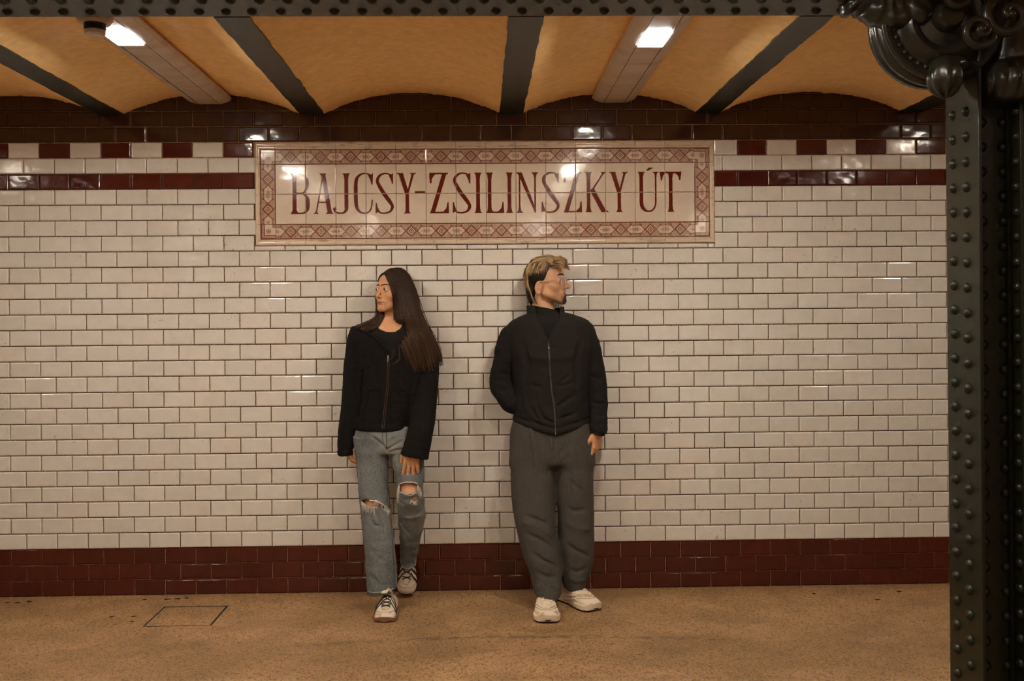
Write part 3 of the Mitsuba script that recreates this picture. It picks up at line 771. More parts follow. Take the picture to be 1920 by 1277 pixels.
mat('mat_shoe_cream', proc(lambda p, n, uv: mix((0.66, 0.57, 0.46), (0.50, 0.40, 0.29), smoothstep(0.5, 0.8, fbm(p.x * 45, p.y * 45, p.z * 60)))), 0.45, 0.4)
mat('mat_shoe_dirty', proc(lambda p, n, uv: mix((0.70, 0.59, 0.45), (0.46, 0.32, 0.18), smoothstep(0.52, 0.85, fbm(p.x * 30, p.y * 30, p.z * 50)))), 0.55, 0.35)
mat('mat_gum_sole', (0.24, 0.105, 0.045), 0.5, 0.4)
mat('mat_dark_sole', (0.02, 0.018, 0.016), 0.6, 0.3)
mat('mat_shoe_stitch', (0.36, 0.27, 0.18), 0.7, 0.2)
mat('mat_shoe_black', (0.012, 0.011, 0.011), 0.6, 0.3)
mat('mat_metal', (0.62, 0.58, 0.52), 0.28, 0.5, metallic=1.0)
mat('mat_silver', (0.93, 0.90, 0.85), 0.4, 0.5, metallic=0.7)
mat('mat_zip', (0.06, 0.052, 0.044), 0.4, 0.5, metallic=0.4)
mat('mat_zip_copper', (0.075, 0.048, 0.030), 0.5, 0.5, metallic=0.4)

def frame_of(c, yaw, pitch=0.0, roll=0.0, s=1.0):
    """local axes: person's left, forward, up.  yaw turns the face to the right of the picture (degrees)"""
    a, b, r = np.radians([yaw, pitch, roll])
    f = np.array([np.sin(a) * np.cos(b), -np.cos(a) * np.cos(b), np.sin(b)])
    l = np.array([np.cos(a), np.sin(a), 0.0]); u = np.cross(f, l)
    l2 = np.cos(r) * l + np.sin(r) * u; u2 = -np.sin(r) * l + np.cos(r) * u
    M = np.stack([l2, f, u2], 1)
    return np.asarray(c, float), M, s
def loc(p, F):
    return ((p - F[0]) @ F[1]) / F[2]
def glob(q, F):
    return np.asarray(q, float) * F[2] @ F[1].T + F[0]

def snap(fn, pts, off=0.0, it=4):
    p = np.array(pts, float); e = 5e-4
    for _ in range(it):
        d = fn(p) - off
        g = np.stack([(fn(p + np.eye(3)[k] * e) - fn(p - np.eye(3)[k] * e)) / (2 * e) for k in range(3)], -1)
        g2 = (g ** 2).sum(-1, keepdims=True)
        st = d[..., None] * g / np.maximum(g2, 0.05)
        ln = np.linalg.norm(st, axis=-1, keepdims=True)
        p = p - st * np.minimum(1, 0.03 / np.maximum(ln, 1e-9))
    return p
def drape(fn, xz, off=0.002, ya=-0.75, yb=-0.02, n=240):
    """points on the front (camera side) of fn = 0 over the given x, z; then moved off along y"""
    xz = np.asarray(xz, float); ys = np.linspace(ya, yb, n)
    P = np.stack([np.repeat(xz[:, 0], n), np.tile(ys, len(xz)), np.repeat(xz[:, 1], n)], -1)
    d = fn(P).reshape(len(xz), n)
    ins = d < 0
    i = np.where(ins.any(1), ins.argmax(1), n - 1)
    r = np.arange(len(xz)); j = np.maximum(i - 1, 0)
    t = d[r, j] / np.where(np.abs(d[r, j] - d[r, i]) < 1e-9, 1, d[r, j] - d[r, i])
    y = ys[j] + np.clip(t, 0, 1) * (ys[1] - ys[0])
    return np.stack([xz[:, 0], y - off, xz[:, 1]], -1)
class Front:
    """nearest surface of some meshes as seen along +y, on a grid over x and z: hair is laid on it"""
    def __init__(self, meshes, lo, hi, step=.003, back=-.03):
        self.lo, self.step = np.array(lo), step
        n = np.ceil((np.array(hi) - self.lo) / step).astype(int) + 1
        g = np.full(n, 9.0)
        v = np.vstack([m.vertices for m in meshes])
        i = np.round((v[:, [0, 2]] - self.lo) / step).astype(int)
        ok = ((i >= 0) & (i < n)).all(1)
        np.minimum.at(g, (i[ok, 0], i[ok, 1]), v[ok, 1])
        from scipy.ndimage import minimum_filter, gaussian_filter
        g = np.minimum(g, minimum_filter(g, 3)); g = np.where(g > 1, back, g)
        self.g = gaussian_filter(g, 1.0)
    def lay(self, xz, off):
        from scipy.ndimage import map_coordinates
        c = (np.asarray(xz) - self.lo) / self.step
        y = map_coordinates(self.g, c.T, order=1, mode='nearest')
        return np.stack([xz[:, 0], y - off, xz[:, 1]], 1)
def seam(fn, xz, r=0.0018, n=40, off=0.0006, flat=1.0):
    q = spline(np.asarray(xz, float), n)
    return tube(drape(fn, q, off), r, 6, flat=flat)
def fold(p, pts, amp, w):
    """a crease (amp > 0) or ridge (amp < 0) along the polyline pts"""
    d = None
    for a, b in zip(pts[:-1], pts[1:]):
        e = cap(p, a, b, 0.0, 0.0)
        d = e if d is None else np.minimum(d, e)
    return amp * np.exp(-(d / w) ** 2)
def front(pts, y):
    return [(x, y, z) for x, z in pts]

def head(q, male):
    """skin of a head, in head units: eyes at height 0, forward +y, left +x"""
    ax = np.abs(q[..., 0]); m = np.stack([ax, q[..., 1], q[..., 2]], -1)
    cran = ell(q, (0, -.014, .030), (.0735, .092, .078))
    d = U(.03, cran, ell(q, (0, .026, -.030), (.060, .060, .072)))
    if male:
        d = U(.02, d, ell(q, (0, .030, .042), (.058, .0575, .056)))                      # upright forehead
    jw = .050 if male else .043
    jaw = U(.02, cap(m, (jw, .004, -.062), (.012, .070, -.100), .020, .015), sph(q, (0, .070, -.101), .0165 if male else .0135))
    d = U(.022, d, jaw)
    d = U(.020, d, sph(m, (.043, .050, -.030), .020))                                  # cheekbones
    d = U(.014, d, cap(m, (.008, .081, .020), (.036, .069, .021), .009, .009)) if male else U(.014, d, cap(m, (.006, .079, .022), (.036, .066, .022), .007, .007))
    d = U(.016, d, ell(q, (0, .072, -.068), (.029, .022, .026)))                        # muzzle
    d = smax(d, -ell(m, (.033, .101, -.003), (.022, .0225, .014)), .012)               # eye sockets
    w = 1.12 if male else 0.84
    nose = U(.008, cap(q, (0, .083, .006), (0, .104, -.034), .0065 * w, .0085 * w), sph(q, (0, .1075 if male else .1045, -.0375), .0098 * w), sph(m, (.0115 * w, .093, -.0415), .0072 * w))
    d = U(.008, d, nose)
    d = smax(d, -ell(m, (.0062, .099, -.0475), (.0036, .006, .0032)), .003)            # nostrils
    f = 1.0 if not male else 0.72
    d = U(.004, d, ell(q, (0, .0835, -.0660), (.0255, .0115, .0048 * f + .001)), ell(q, (0, .0825, -.0745), (.0215, .0115, .0060 * f + .001)))
    gr = ell(q, (0, .080, -.0700), (.0275, .0300, .0011))
    d = smax(d, -np.maximum(gr, -(d + .0035)), .0018)              # mouth line
    d = smax(d, -ell(q, (0, .097, -.0850), (.018, .008, .005)), .010)                  # under the lip
    # eyelids: a rounded lid over the eyeball with an almond opening down to it
    eb = (.0315, .0722, -.0015)
    d = U(.007, d, sph(m, eb, .0146))
    op = ell(m, (.0320, .0880, -.0016), (.0150, .0220, .0053 if not male else .0044))
    d = smax(d, -smax(op, .0116 - norm(m - np.array(eb)), .0006), .0009)
    crease = ell(m, (.0322, .0885, .0052), (.0150, .0120, .0012))
    d = smax(d, -crease, .002)
    # ears
    e = m - np.array([.0735, -.022, -.031 if male else -.016]); c, s = np.cos(.22), np.sin(.22)
    e = np.stack([e[..., 0] - 0.25 * -e[..., 1] * 1.0, c * e[..., 1] - s * e[..., 2], s * e[..., 1] + c * e[..., 2]], -1)
    ear = ell(e, (0, 0, 0), (.0085, .0185, .031))
    ear = smax(ear, -ell(e, (.0090, .002, .005), (.0075, .0110, .0185)), .002)
    ear = U(.004, ear, ell(e, (.004, .0105, -.002), (.005, .0045, .007)), ell(e, (.001, .004, -.025), (.006, .010, .010)))
    d = U(.006, d, ear)
    return d

def head_color(q, male):
    base = np.array([.60, .315, .165]) if not male else np.array([.54, .30, .17])
    c = np.tile(base, (len(q), 1))
    n1 = meshkit.fbm(q * 60, 3, 3)[:, None]; c = c * (0.93 + 0.14 * n1)
    def blend(mask, col):
        nonlocal c
        mask = np.clip(mask, 0, 1)[:, None]; c = c * (1 - mask) + np.array(col) * mask
    ax = np.abs(q[:, 0]); m = np.stack([ax, q[:, 1], q[:, 2]], -1)
    blend(np.clip(1 - np.linalg.norm((m - [.040, .06, -.04]) / [.022, .03, .02], axis=1), 0, 1) * .35, (.58, .25, .15))
    lipw = np.minimum(ell(q, (0, .080, -.0662), (.0265, .035, .0054)), ell(q, (0, .080, -.0745), (.0225, .035, .0068)))
    blend(np.clip(-lipw / .0018, 0, 1) * (q[:, 1] > .06), (.44, .155, .105) if not male else (.42, .19, .12))
    if male:
        st = (meshkit.noise(q * 900, 3) > .52) * 1.0
        sh = np.clip(-ell(m, (.02, .05, -.088), (.05, .06, .04)) / .02, 0, 1) * np.clip((-.045 - q[:, 2]) / .02, 0, 1)
        blend(sh * (.22 + .22 * st), (.14, .08, .05))
        mo = np.clip(-ell(m, (.012, .088, -.0575), (.020, .02, .0055)) / .003, 0, 1)
        blend(mo * (.30 + .4 * st), (.10, .055, .035))
        bd = np.clip(-ell(m, (0, .088, -.104), (.024, .022, .018)) / .005, 0, 1)
        blend(bd * .75, (.085, .048, .028))
    else:
        op = ell(m, (.0320, .0880, -.0016), (.0150, .0220, .0053))
        blend(np.clip(1.6 - np.abs(op) / .0016, 0, 1) * (q[:, 2] > -.0005 + .1 * (m[:, 0] - .032)) * (q[:, 1] > .055) * .9, (.03, .016, .012))
        blend(np.clip(1.2 - np.abs(op) / .0012, 0, 1) * (q[:, 2] <= -.001) * (q[:, 1] > .055) * .4, (.12, .06, .04))
    return c

def eyeball(F, side, gaze, name):
    c = glob((side * .0315, .0722, -.0015), F)
    m = trimesh.creation.icosphere(subdivisions=4, radius=.0125 * F[2])
    g = np.asarray(gaze, float); g = g / np.linalg.norm(g)
    cs = (m.vertices / (.0125 * F[2])) @ g
    col = np.tile([.62, .54, .46], (len(cs), 1))
    col[cs > np.cos(np.radians(35))] = (.045, .022, .012)
    col[cs > np.cos(np.radians(13))] = (.006, .005, .005)
    m.apply_translation(c)
    put(name, m, 'mat_eye', True, color=col)

def brow_hair(F, male, fn, n, seed, name, col):
    """short strands along both brows"""
    r = np.random.default_rng(seed); pts = []
    for s in (-1, 1):
        for i in range(n):
            t = r.random(); th = (.0095 if male else .0068) * (1 - .65 * t)
            x = .009 + t * .040; z = .0195 + .0085 * np.sin(t * 2.3) - .004 * t + (r.random() - .5) * th
            a = np.array([s * x, .10 - .02 * t, z]); b = a + np.array([s * (.006 + .003 * t), -.004, .0030 - .0050 * t])
            pts += [a, (a + b) / 2, b]
    P = snap(fn, glob(np.array(pts), F), .0006).reshape(-1, 3, 3)
    ms = [tube(q, np.array([.0009, .0010, .0004]) * F[2], 4) for q in P]
    m = cat(ms)
    put(name, m, 'mat_hair', True, color=np.tile(col, (len(m.vertices), 1)))

def hand_sdf(W, Fd, S, scale, curl, spread=0.12, thumb=(0.7, 0.55), flip=1, lens=(.070, .078, .073, .057)):
    """a hand from the wrist W: fingers along Fd, thumb towards S, palm facing away from N = S x Fd"""
    Fd = np.asarray(Fd, float); Fd /= np.linalg.norm(Fd)
    S = np.asarray(S, float); S = S - (S @ Fd) * Fd; S /= np.linalg.norm(S)
    N = np.cross(S, Fd) * flip
    def P(f, s, n):
        return np.asarray(W) + scale * (f * Fd + s * S + n * N)
    ch = []
    for i, (s, L) in enumerate(zip((.029, .010, -.010, -.028), lens)):
        a = spread * (1.5 - i) * .55; pts = [P(.030, s * .72, 0), P((.082, .086, .083, .076)[i], s, .002)]
        d = np.array([np.cos(a), np.sin(a), 0.0]); ang = 0.0
        cur = np.array([(.082, .086, .083, .076)[i], s, .002])
        for k, fr in enumerate((.46, .30, .24)):
            ang += curl[i] * (1.0, 1.0, .7)[k]
            cur = cur + L * fr * np.array([d[0] * np.cos(ang), d[1] * np.cos(ang), -np.sin(ang)])
            pts.append(P(*cur))
        ch.append((pts, [x * scale for x in (.0108, .0102, .0090, .0083, .0070)]))
    t1, t2 = thumb
    a = np.array([.022, .024, -.006]); b = a + .040 * np.array([np.cos(t1), np.sin(t1), -.35]); c = b + .030 * np.array([np.cos(t2), np.sin(t2), -.25]); e = c + .022 * np.array([np.cos(t2 - .2), np.sin(t2 - .2), -.15])
    th = ([P(*a), P(*b), P(*c), P(*e)], [x * scale for x in (.0145, .0115, .0095, .0075)])
    def fn(p):
        q = (p - np.asarray(W)) / scale
        l = np.stack([q @ Fd, q @ S, q @ N], -1)
        palm = ell(l, (.048, .0, -.001), (.052, .041, .0165)) * scale
        wrist = cap(p, P(-.03, 0, 0), P(.02, 0, 0), .026 * scale, .0255 * scale)
        d = U(.012, palm, wrist)
        f = None
        for pts, rs in ch:
            g = chain(p, pts, rs, .003)
            f = g if f is None else smin(f, g, .0025)
        d = smin(d, f, .008)
        return smin(d, chain(p, *th, .004), .008)
    return fn, P

def shoe_frame(toe, fwd, up):
    f = np.asarray(fwd, float); f /= np.linalg.norm(f); u = np.asarray(up, float); u = u - (u @ f) * f; u /= np.linalg.norm(u)
    l = np.cross(u, f)
    return np.asarray(toe, float), np.stack([l, f, u], 1), 1.0
def shoe_upper(q, L, w, hs, side):
    """q: local (across, along from the toe backwards negative, up)"""
    y = q[..., 1]
    ys = np.array([-1.0, -.97, -.86, -.70, -.55, -.42, -.30, -.18, -.08, -.02, 0.0]) * L
    ww = np.array([.30, .52, .68, .72, .80, .90, .98, 1.0, .88, .58, .24]) * w
    hh = np.array([.055, .072, .080, .092, .098, .084, .068, .056, .046, .034, .020]) * hs
    _, zz, cc = table(np.stack([ys, ww, hh], 1))
    W_, H_ = np.interp(y, zz, cc[:, 0]), np.interp(y, zz, cc[:, 1])
    cx = side * .006 * np.sin(np.clip(-y / L, 0, 1) * np.pi) - side * .004
    zc = .30 * H_
    a = np.abs((q[..., 0] - cx) / W_); b = np.abs((q[..., 2] - zc) / (H_ - zc))
    r = (a ** 2.7 + b ** 2.5) ** (1 / 2.6)
    d = (r - 1) * np.minimum(W_, H_ - zc)
    d = smax(d, np.maximum(y - 0.0, ys[0] - y), .012)
    return smax(d, .006 - q[..., 2], .004)
def shoe_sole(q, L, w, side, th, flare=.003):
    y = q[..., 1]
    ys = np.array([-1.015, -.98, -.86, -.70, -.55, -.42, -.30, -.18, -.08, -.02, 0.012]) * L
    ww = np.array([.30, .56, .70, .68, .70, .84, .98, 1.03, .90, .60, .25]) * w + flare
    _, zz, cc = table(np.stack([ys, ww], 1))
    W_ = np.interp(y, zz, cc[:, 0])
    cx = side * .006 * np.sin(np.clip(-y / L, 0, 1) * np.pi) - side * .004
    d = np.abs(q[..., 0] - cx) - W_
    d = smax(d, np.maximum(y - ys[-1], ys[0] - y), .012)
    spring = .012 * np.clip((y + .12 * L) / (.12 * L), 0, 1) ** 2
    return smax(d, np.abs(q[..., 2] - spring - th / 2) - th / 2, .004)

def strand_mesh(curves, r0, cols, sides=5, flat=0.6):
    ms, cc = [], []
    for (pts, rad), col in zip(curves, cols):
        m = tube(pts, rad * r0, sides, flat=flat)
        ms.append(m)
        col = np.asarray(col, float)
        if col.ndim == 1:
            cc.append(np.tile(col, (len(m.vertices), 1)))
        else:
            k = len(pts); c = np.repeat(col, sides, 0); cc.append(np.vstack([c, col[:1], col[-1:]]))
    return cat(ms), np.vstack(cc)

# ------------------------------------------------------------------ the woman
wk = thing('person', 'woman with long dark hair, black fleece jacket and ripped jeans leaning on the wall', 'person')
WF = frame_of((-.430, -.128, 1.511), -40, 3, 0, .93)
def w_neck(p):
    return U(.02, cap(p, (-.424, -.112, 1.45), (-.436, -.122, 1.34), .044, .047), cap(p, (-.436, -.122, 1.34), (-.44, -.125, 1.29), .047, .10))
def w_head(p):
    return smin(head(loc(p, WF), False) * .93, w_neck(p), .022)
WT = [(1.385, -.440, -.122, .050, .055), (1.360, -.439, -.125, .085, .075), (1.338, -.439, -.130, .128, .095), (1.310, -.440, -.130, .170, .108), (1.261, -.436, -.134, .186, .115), (1.157, -.434, -.136, .183, .120),
      (1.053, -.442, -.140, .176, .120), (.950, -.456, -.146, .164, .118), (.886, -.470, -.150, .152, .118), (.835, -.478, -.155, .141, .120)]
SR = [(1.335, -.580, -.130, .050, .062), (1.262, -.599, -.130, .054, .064), (1.158, -.611, -.130, .054, .062), (1.054, -.621, -.138, .053, .060), (.951, -.631, -.145, .051, .060), (.848, -.643, -.155, .048, .060), (.771, -.652, -.162, .047, .058), (.705, -.655, -.166, .046, .058)]
SL = [(1.335, -.296, -.130, .050, .062), (1.285, -.281, -.130, .050, .062), (1.233, -.268, -.130, .055, .064), (1.129, -.261, -.140, .056, .064), (1.001, -.268, -.170, .058, .063), (.900, -.282, -.212, .061, .066), (.825, -.294, -.254, .062, .070), (.751, -.310, -.278, .067, .072), (.712, -.320, -.286, .071, .072)]
def w_torso(p, g=0.0):
    t = np.array(WT); t[:, 3:] -= g
    return loft(p, t, 2.3, .015)
def slope_cut(p, x0, z0, sx):                              # tilted cuff line
    return (z0 + (p[..., 0] - x0) * sx) - p[..., 2]
def w_jacket_base(p):
    body = loft(p, WT, 2.3, .012)
    sr = smax(loft(p, SR, 2.2, .010), slope_cut(p, -.655, .709, .05), .006)
    sl = smax(loft(p, SL, 2.2, .010, bot=.66), slope_cut(p, -.320, .716, -.20), .006)
    cr = np.exp(-((p[..., 2] - .742) / .004) ** 2) * .0028
    sr = sr + np.where(np.abs(p[..., 2] - .742) < .02, cr, 0)
    sl = sl + .0028 * np.exp(-((p[..., 2] - .755 + (p[..., 0] + .32) * .2) / .004) ** 2)
    sh = U(.03, sph(p, (-.575, -.130, 1.285), .062), sph(p, (-.300, -.130, 1.285), .062))
    d = U(.035, body, sh)
    d = smin(d, sr, .008); d = smin(d, sl, .008)
    d = d + fold(p, front([(-.535, 1.27), (-.556, 1.16), (-.566, 1.05), (-.585, .90)], -.215), .012, .012) + fold(p, front([(-.330, 1.2), (-.322, 1.08), (-.332, .97), (-.358, .86)], -.245), .013, .011) + fold(p, front([(-.53, 1.20), (-.50, 1.10)], -.25), .006, .012)
    d = d + fold(p, front([(-.62, .865), (-.34, .875)], -.27), .003, .006)
    d = d + .010 * nz(p, (9, 9, 7), 2, 11)
    return d
W_OPEN = Polygon([(-.440, 1.186), (-.463, 1.235), (-.500, 1.277), (-.545, 1.303), (-.60, 1.325), (-.58, 1.345), (-.50, 1.352), (-.46, 1.42), (-.37, 1.42), (-.33, 1.345), (-.345, 1.30), (-.385, 1.255)])
def in_poly(p, poly_):
    """signed distance in the x-z plane (negative inside)"""
    v = np.array(poly_.exterior.coords)[:-1]; x, z = p[..., 0], p[..., 2]
    d = np.full(x.shape, 1e9); ins = np.zeros(x.shape, bool)
    for (ax_, az), (bx, bz) in zip(v, np.roll(v, -1, 0)):
        ex, ez = bx - ax_, bz - az
        t = np.clip(((x - ax_) * ex + (z - az) * ez) / (ex * ex + ez * ez), 0, 1)
        d = np.minimum(d, np.hypot(x - ax_ - t * ex, z - az - t * ez))
        c = ((az > z) != (bz > z)) & (x < (bx - ax_) * (z - az) / (bz - az + 1e-12) + ax_)
        ins ^= c
    return np.where(ins, -d, d)
def w_jacket(p):
    d = w_jacket_base(p)
    cut = np.maximum(in_poly(p, W_OPEN), p[..., 1] + .10)
    d = smax(d, -cut, .006)
    neck = cap(p, (-.43, -.115, 1.50), (-.438, -.122, 1.30), .058, .064)
    d = smax(d, -neck, .006)
    return d + .0036 * nz(p, (110, 110, 110), 2, 21)
jm = nets(w_jacket, (-.74, -.38, .66), (-.18, .0, 1.42), .0046)
put(wk + '__jacket', jm, 'mat_sherpa', True, label='black fleece jacket')
edge = [(-.442, 1.186), (-.463, 1.236), (-.500, 1.278), (-.545, 1.304), (-.598, 1.326)]
put(wk + '__jacket__collar_edge', tube(drape(w_jacket_base, spline(edge, 40), -.001), .0062, 8), 'mat_sherpa', True)
zpts = [(-.441, 1.190), (-.443, 1.061), (-.455, .961), (-.466, .850)]
for s in (-.0042, .0042):
    put(wk + '__jacket__zipper', seam(w_jacket_base, [(x + s, z) for x, z in zpts], .0016, 60), 'mat_zip_copper', True)
put(wk + '__jacket__zip_pull', tube(drape(w_jacket_base, [(-.441, 1.196), (-.442, 1.180), (-.443, 1.165)], .004), [.004, .003, .004], 8), 'mat_metal', True)
for pts in ([(-.563, .885), (-.545, .97), (-.535, 1.035), (-.478, 1.032), (-.480, .885)], [(-.432, .885), (-.428, 1.03), (-.36, 1.030), (-.345, .96)]):
    put(wk + '__jacket__pocket_seam', cat([seam(w_jacket_base, [a, b], .0026, 14, .0005) for a, b in zip(pts[:-1], pts[1:])]), 'mat_sherpa', True)
# shirt
def w_shirt(p):
    d = U(.02, w_torso(p, .018), w_neck(p) - .004)
    hole = in_poly(p, Polygon([(-.506, 1.345), (-.485, 1.322), (-.45, 1.309), (-.41, 1.309), (-.385, 1.325), (-.37, 1.36), (-.37, 1.50), (-.52, 1.50)]))
    return smax(smax(d, -np.maximum(hole, p[..., 1] + .11), .003), p[..., 2] - 1.375, .004)
put(wk + '__shirt', nets(w_shirt, (-.62, -.30, 1.05), (-.26, -.02, 1.40), .0045), 'mat_black_knit', True, label='black round-neck shirt')

# jeans
LR = [(.80, -.535, -.165, .085, .100), (.746, -.530, -.178, .084, .098), (.671, -.524, -.200, .077, .090), (.598, -.521, -.222, .072, .082), (.500, -.510, -.250, .070, .076), (.426, -.501, -.263, .0705, .074), (.353, -.492, -.276, .0715, .075), (.232, -.479, -.298, .0725, .078), (.159, -.475, -.308, .071, .080), (.100, -.472, -.316, .0705, .082)]
LL = [(.80, -.372, -.165, .085, .100), (.744, -.364, -.180, .084, .098), (.672, -.355, -.212, .077, .090), (.601, -.345, -.245, .0665, .084), (.552, -.343, -.262, .064, .080), (.501, -.342, -.258, .063, .074), (.434, -.335, -.228, .067, .068), (.366, -.340, -.196, .061, .064), (.254, -.354, -.140, .046, .056), (.198, -.361, -.118, .041, .052), (.160, -.365, -.106, .039, .050)]
HP = [(.90, -.470, -.145, .125, .085), (.859, -.466, -.152, .143, .098), (.821, -.457, -.160, .158, .113), (.769, -.449, -.168, .165, .115), (.725, -.446, -.172, .160, .100)]
def w_jeans_core(p):
    d = U(.012, loft(p, HP, 2.3, .01), loft(p, LR, 2.2, .004, bot=.0), loft(p, LL, 2.2, .004, bot=.03))
    for pts, y, amp, w in (([(-.447, .748), (-.478, .785), (-.525, .815), (-.56, .83)], -.272, .011, .006), ([(-.445, .752), (-.40, .777), (-.335, .808)], -.275, .010, .006), ([(-.443, .735), (-.40, .748), (-.34, .752)], -.275, .007, .006),
                           ([(-.460, .85), (-.452, .80), (-.446, .745)], -.275, .006, .005), ([(-.44, .80), (-.40, .825), (-.35, .835)], -.275, -.005, .009), ([(-.39, .69), (-.33, .70)], -.30, .004, .010), ([(-.395, .64), (-.37, .60)], -.30, .005, .008),
                           ([(-.50, .475), (-.475, .40), (-.458, .33)], -.335, .010, .008), ([(-.535, .462), (-.505, .405), (-.470, .395)], -.335, .009, .008), ([(-.53, .30), (-.47, .25), (-.43, .18)], -.365, .005, .012), ([(-.54, .20), (-.49, .15)], -.375, .005, .010),
                           ([(-.395, .462), (-.34, .452), (-.285, .455)], -.315, .010, .009), ([(-.385, .425), (-.34, .425), (-.275, .44)], -.295, -.008, .010), ([(-.385, .395), (-.35, .34), (-.345, .25)], -.245, .009, .008), ([(-.30, .40), (-.315, .33), (-.33, .24)], -.235, .007, .008),
                           ([(-.39, .50), (-.36, .50)], -.32, .004, .008)):
        d = d + fold(p, front(pts, y), amp, w)
    return d + .010 * nz(p, (11, 11, 6), 2, 31) + .005 * (1 - np.abs(2 * meshkit.noise(p * [18, 18, 26], 5) - 1)) - .003
def w_hem(p):
    right = .089 + (p[..., 0] + .54) * .11
    left = .156 - .018 * np.sin(np.clip((p[..., 0] + .405) / .08, 0, 1) * np.pi) + (p[..., 1] + .16) * .4
    return np.where((p[..., 1] < -.22) & (p[..., 0] < -.395) | (p[..., 0] < -.43), right, left) - p[..., 2]
def w_jeans_base(p, core=None):
    return smax(w_jeans_core(p) if core is None else core, w_hem(p), .002)
def w_leg_skin(p):
    return np.minimum(chain(p, [(-.525, -.165, .80), (-.510, -.262, .49), (-.475, -.300, .10)], [.075, .047, .036], .02), chain(p, [(-.37, -.165, .80), (-.340, -.275, .535), (-.362, -.100, .16)], [.075, .050, .036], .02))
HOLE_R = Polygon([(-.566, .512), (-.545, .522), (-.51, .518), (-.475, .505), (-.45, .478), (-.446, .466), (-.47, .482), (-.495, .487), (-.53, .489), (-.552, .498)])
HOLE_L = Polygon([(-.385, .590), (-.365, .598), (-.32, .598), (-.300, .588), (-.293, .565), (-.318, .552), (-.345, .548), (-.385, .556), (-.392, .57)])
HOLE_L2 = Polygon([(-.332, .523), (-.312, .536), (-.300, .530), (-.306, .518), (-.325, .512)])
def w_jeans(p):
    core = w_jeans_core(p)
    d = w_jeans_base(p, core)
    h = np.minimum(np.minimum(in_poly(p, HOLE_R), in_poly(p, HOLE_L)), in_poly(p, HOLE_L2))
    h = np.maximum(h, p[..., 1] + .265)
    d = smax(d, -h, .003)
    inner = np.maximum(core + .006, p[..., 2] - np.where(p[..., 0] < -.425, .16, .22))
    return smax(d, -inner, .002)
put(wk + '__jeans', nets(w_jeans, (-.66, -.44, .05), (-.24, .0, .88), .0035), 'mat_denim', True, label='faded blue jeans ripped at both knees')
put(wk + '__jeans__side_seam', cat([seam(w_jeans_base, [(-.603, .74), (-.590, .60), (-.572, .45), (-.553, .25), (-.538, .10)], .0022, 40), seam(w_jeans_base, [(-.453, .70), (-.447, .50), (-.425, .35), (-.411, .12)], .0018, 40)]), 'mat_denim_seam', True)
put(wk + '__jeans__fly_seam', cat([seam(w_jeans_base, [(-.470, .845), (-.466, .79), (-.447, .755)], .0016, 20), seam(w_jeans_base, [(-.449, .845), (-.449, .80), (-.450, .765)], .0016, 20)]), 'mat_denim_seam', True)
rr = np.random.default_rng(5)
def fringe(fn, pts, n, ln, r=.00095, down=1.0, wob=.006):
    q = spline(pts, 200); ms = []
    for i in range(n):
        a = q[rr.integers(0, 200)] + rr.normal(0, .0012, 2)
        L = ln * (.4 + rr.random())
        pts3 = np.array([a, a + [rr.normal(0, wob * .5), -L * .5 * down], a + [rr.normal(0, wob), -L * down]])
        P = drape(fn, spline(pts3, 6), .0015 + .002 * rr.random())
        P[:, 1] -= np.linspace(0, .003, 6)
        ms.append(tube(P, r * np.linspace(1, .5, 6), 4))
    return ms
def cord(fn, pts, r=.002, n=30, off=.002):
    return tube(drape(fn, spline(pts, n), off) + np.random.default_rng(3).normal(0, .0007, (n, 3)), r, 5)
thr = fringe(w_jeans_base, [(-.568, .512), (-.545, .497), (-.50, .486)], 60, .030) + fringe(w_jeans_base, [(-.50, .520), (-.475, .508), (-.446, .470), (-.43, .455)], 46, .018) + \
      fringe(w_jeans_base, [(-.388, .592), (-.395, .565), (-.398, .53)], 60, .028) + fringe(w_jeans_base, [(-.304, .590), (-.290, .567), (-.285, .545)], 56, .026) + fringe(w_jeans_base, [(-.334, .522), (-.318, .511), (-.304, .518)], 26, .018) + \
      [cord(w_jeans_base, [(-.386, .593), (-.36, .601), (-.32, .600), (-.302, .591)], .0026), cord(w_jeans_base, [(-.386, .556), (-.35, .549), (-.31, .552)], .0016), cord(w_jeans_base, [(-.37, .552), (-.335, .541), (-.305, .556)], .0015),
       cord(w_jeans_base, [(-.53, .520), (-.49, .512), (-.455, .487), (-.425, .45)], .0024), cord(w_jeans_base, [(-.56, .503), (-.53, .489), (-.49, .486)], .0018)]
put(wk + '__jeans__frayed_thread', cat(thr), 'mat_thread', True, kind='stuff', label='white frayed threads around the holes')
put(wk + '__jeans__hem_stitch', cat([seam(w_jeans_base, [(-.538, .099), (-.50, .1035), (-.46, .108), (-.416, .113)], .0011, 40), seam(w_jeans_base, [(-.398, .166), (-.365, .150), (-.332, .166)], .0011, 20)]), 'mat_thread', True)
hem = []
for i in range(90):
    x = -.538 + .128 * rr.random(); z = .089 + (x + .54) * .11
    P = drape(w_jeans_base, [(x, z + .006)], 0.0)[0]
    hem.append(tube([P + [0, -.001, 0], P + [rr.normal(0, .002), -.002, -.007], P + [rr.normal(0, .003), -.003, -.013]], [.0011, .001, .0006], 4))
put(wk + '__jeans__hem_fringe', cat(hem), 'mat_denim_seam', True, kind='stuff')

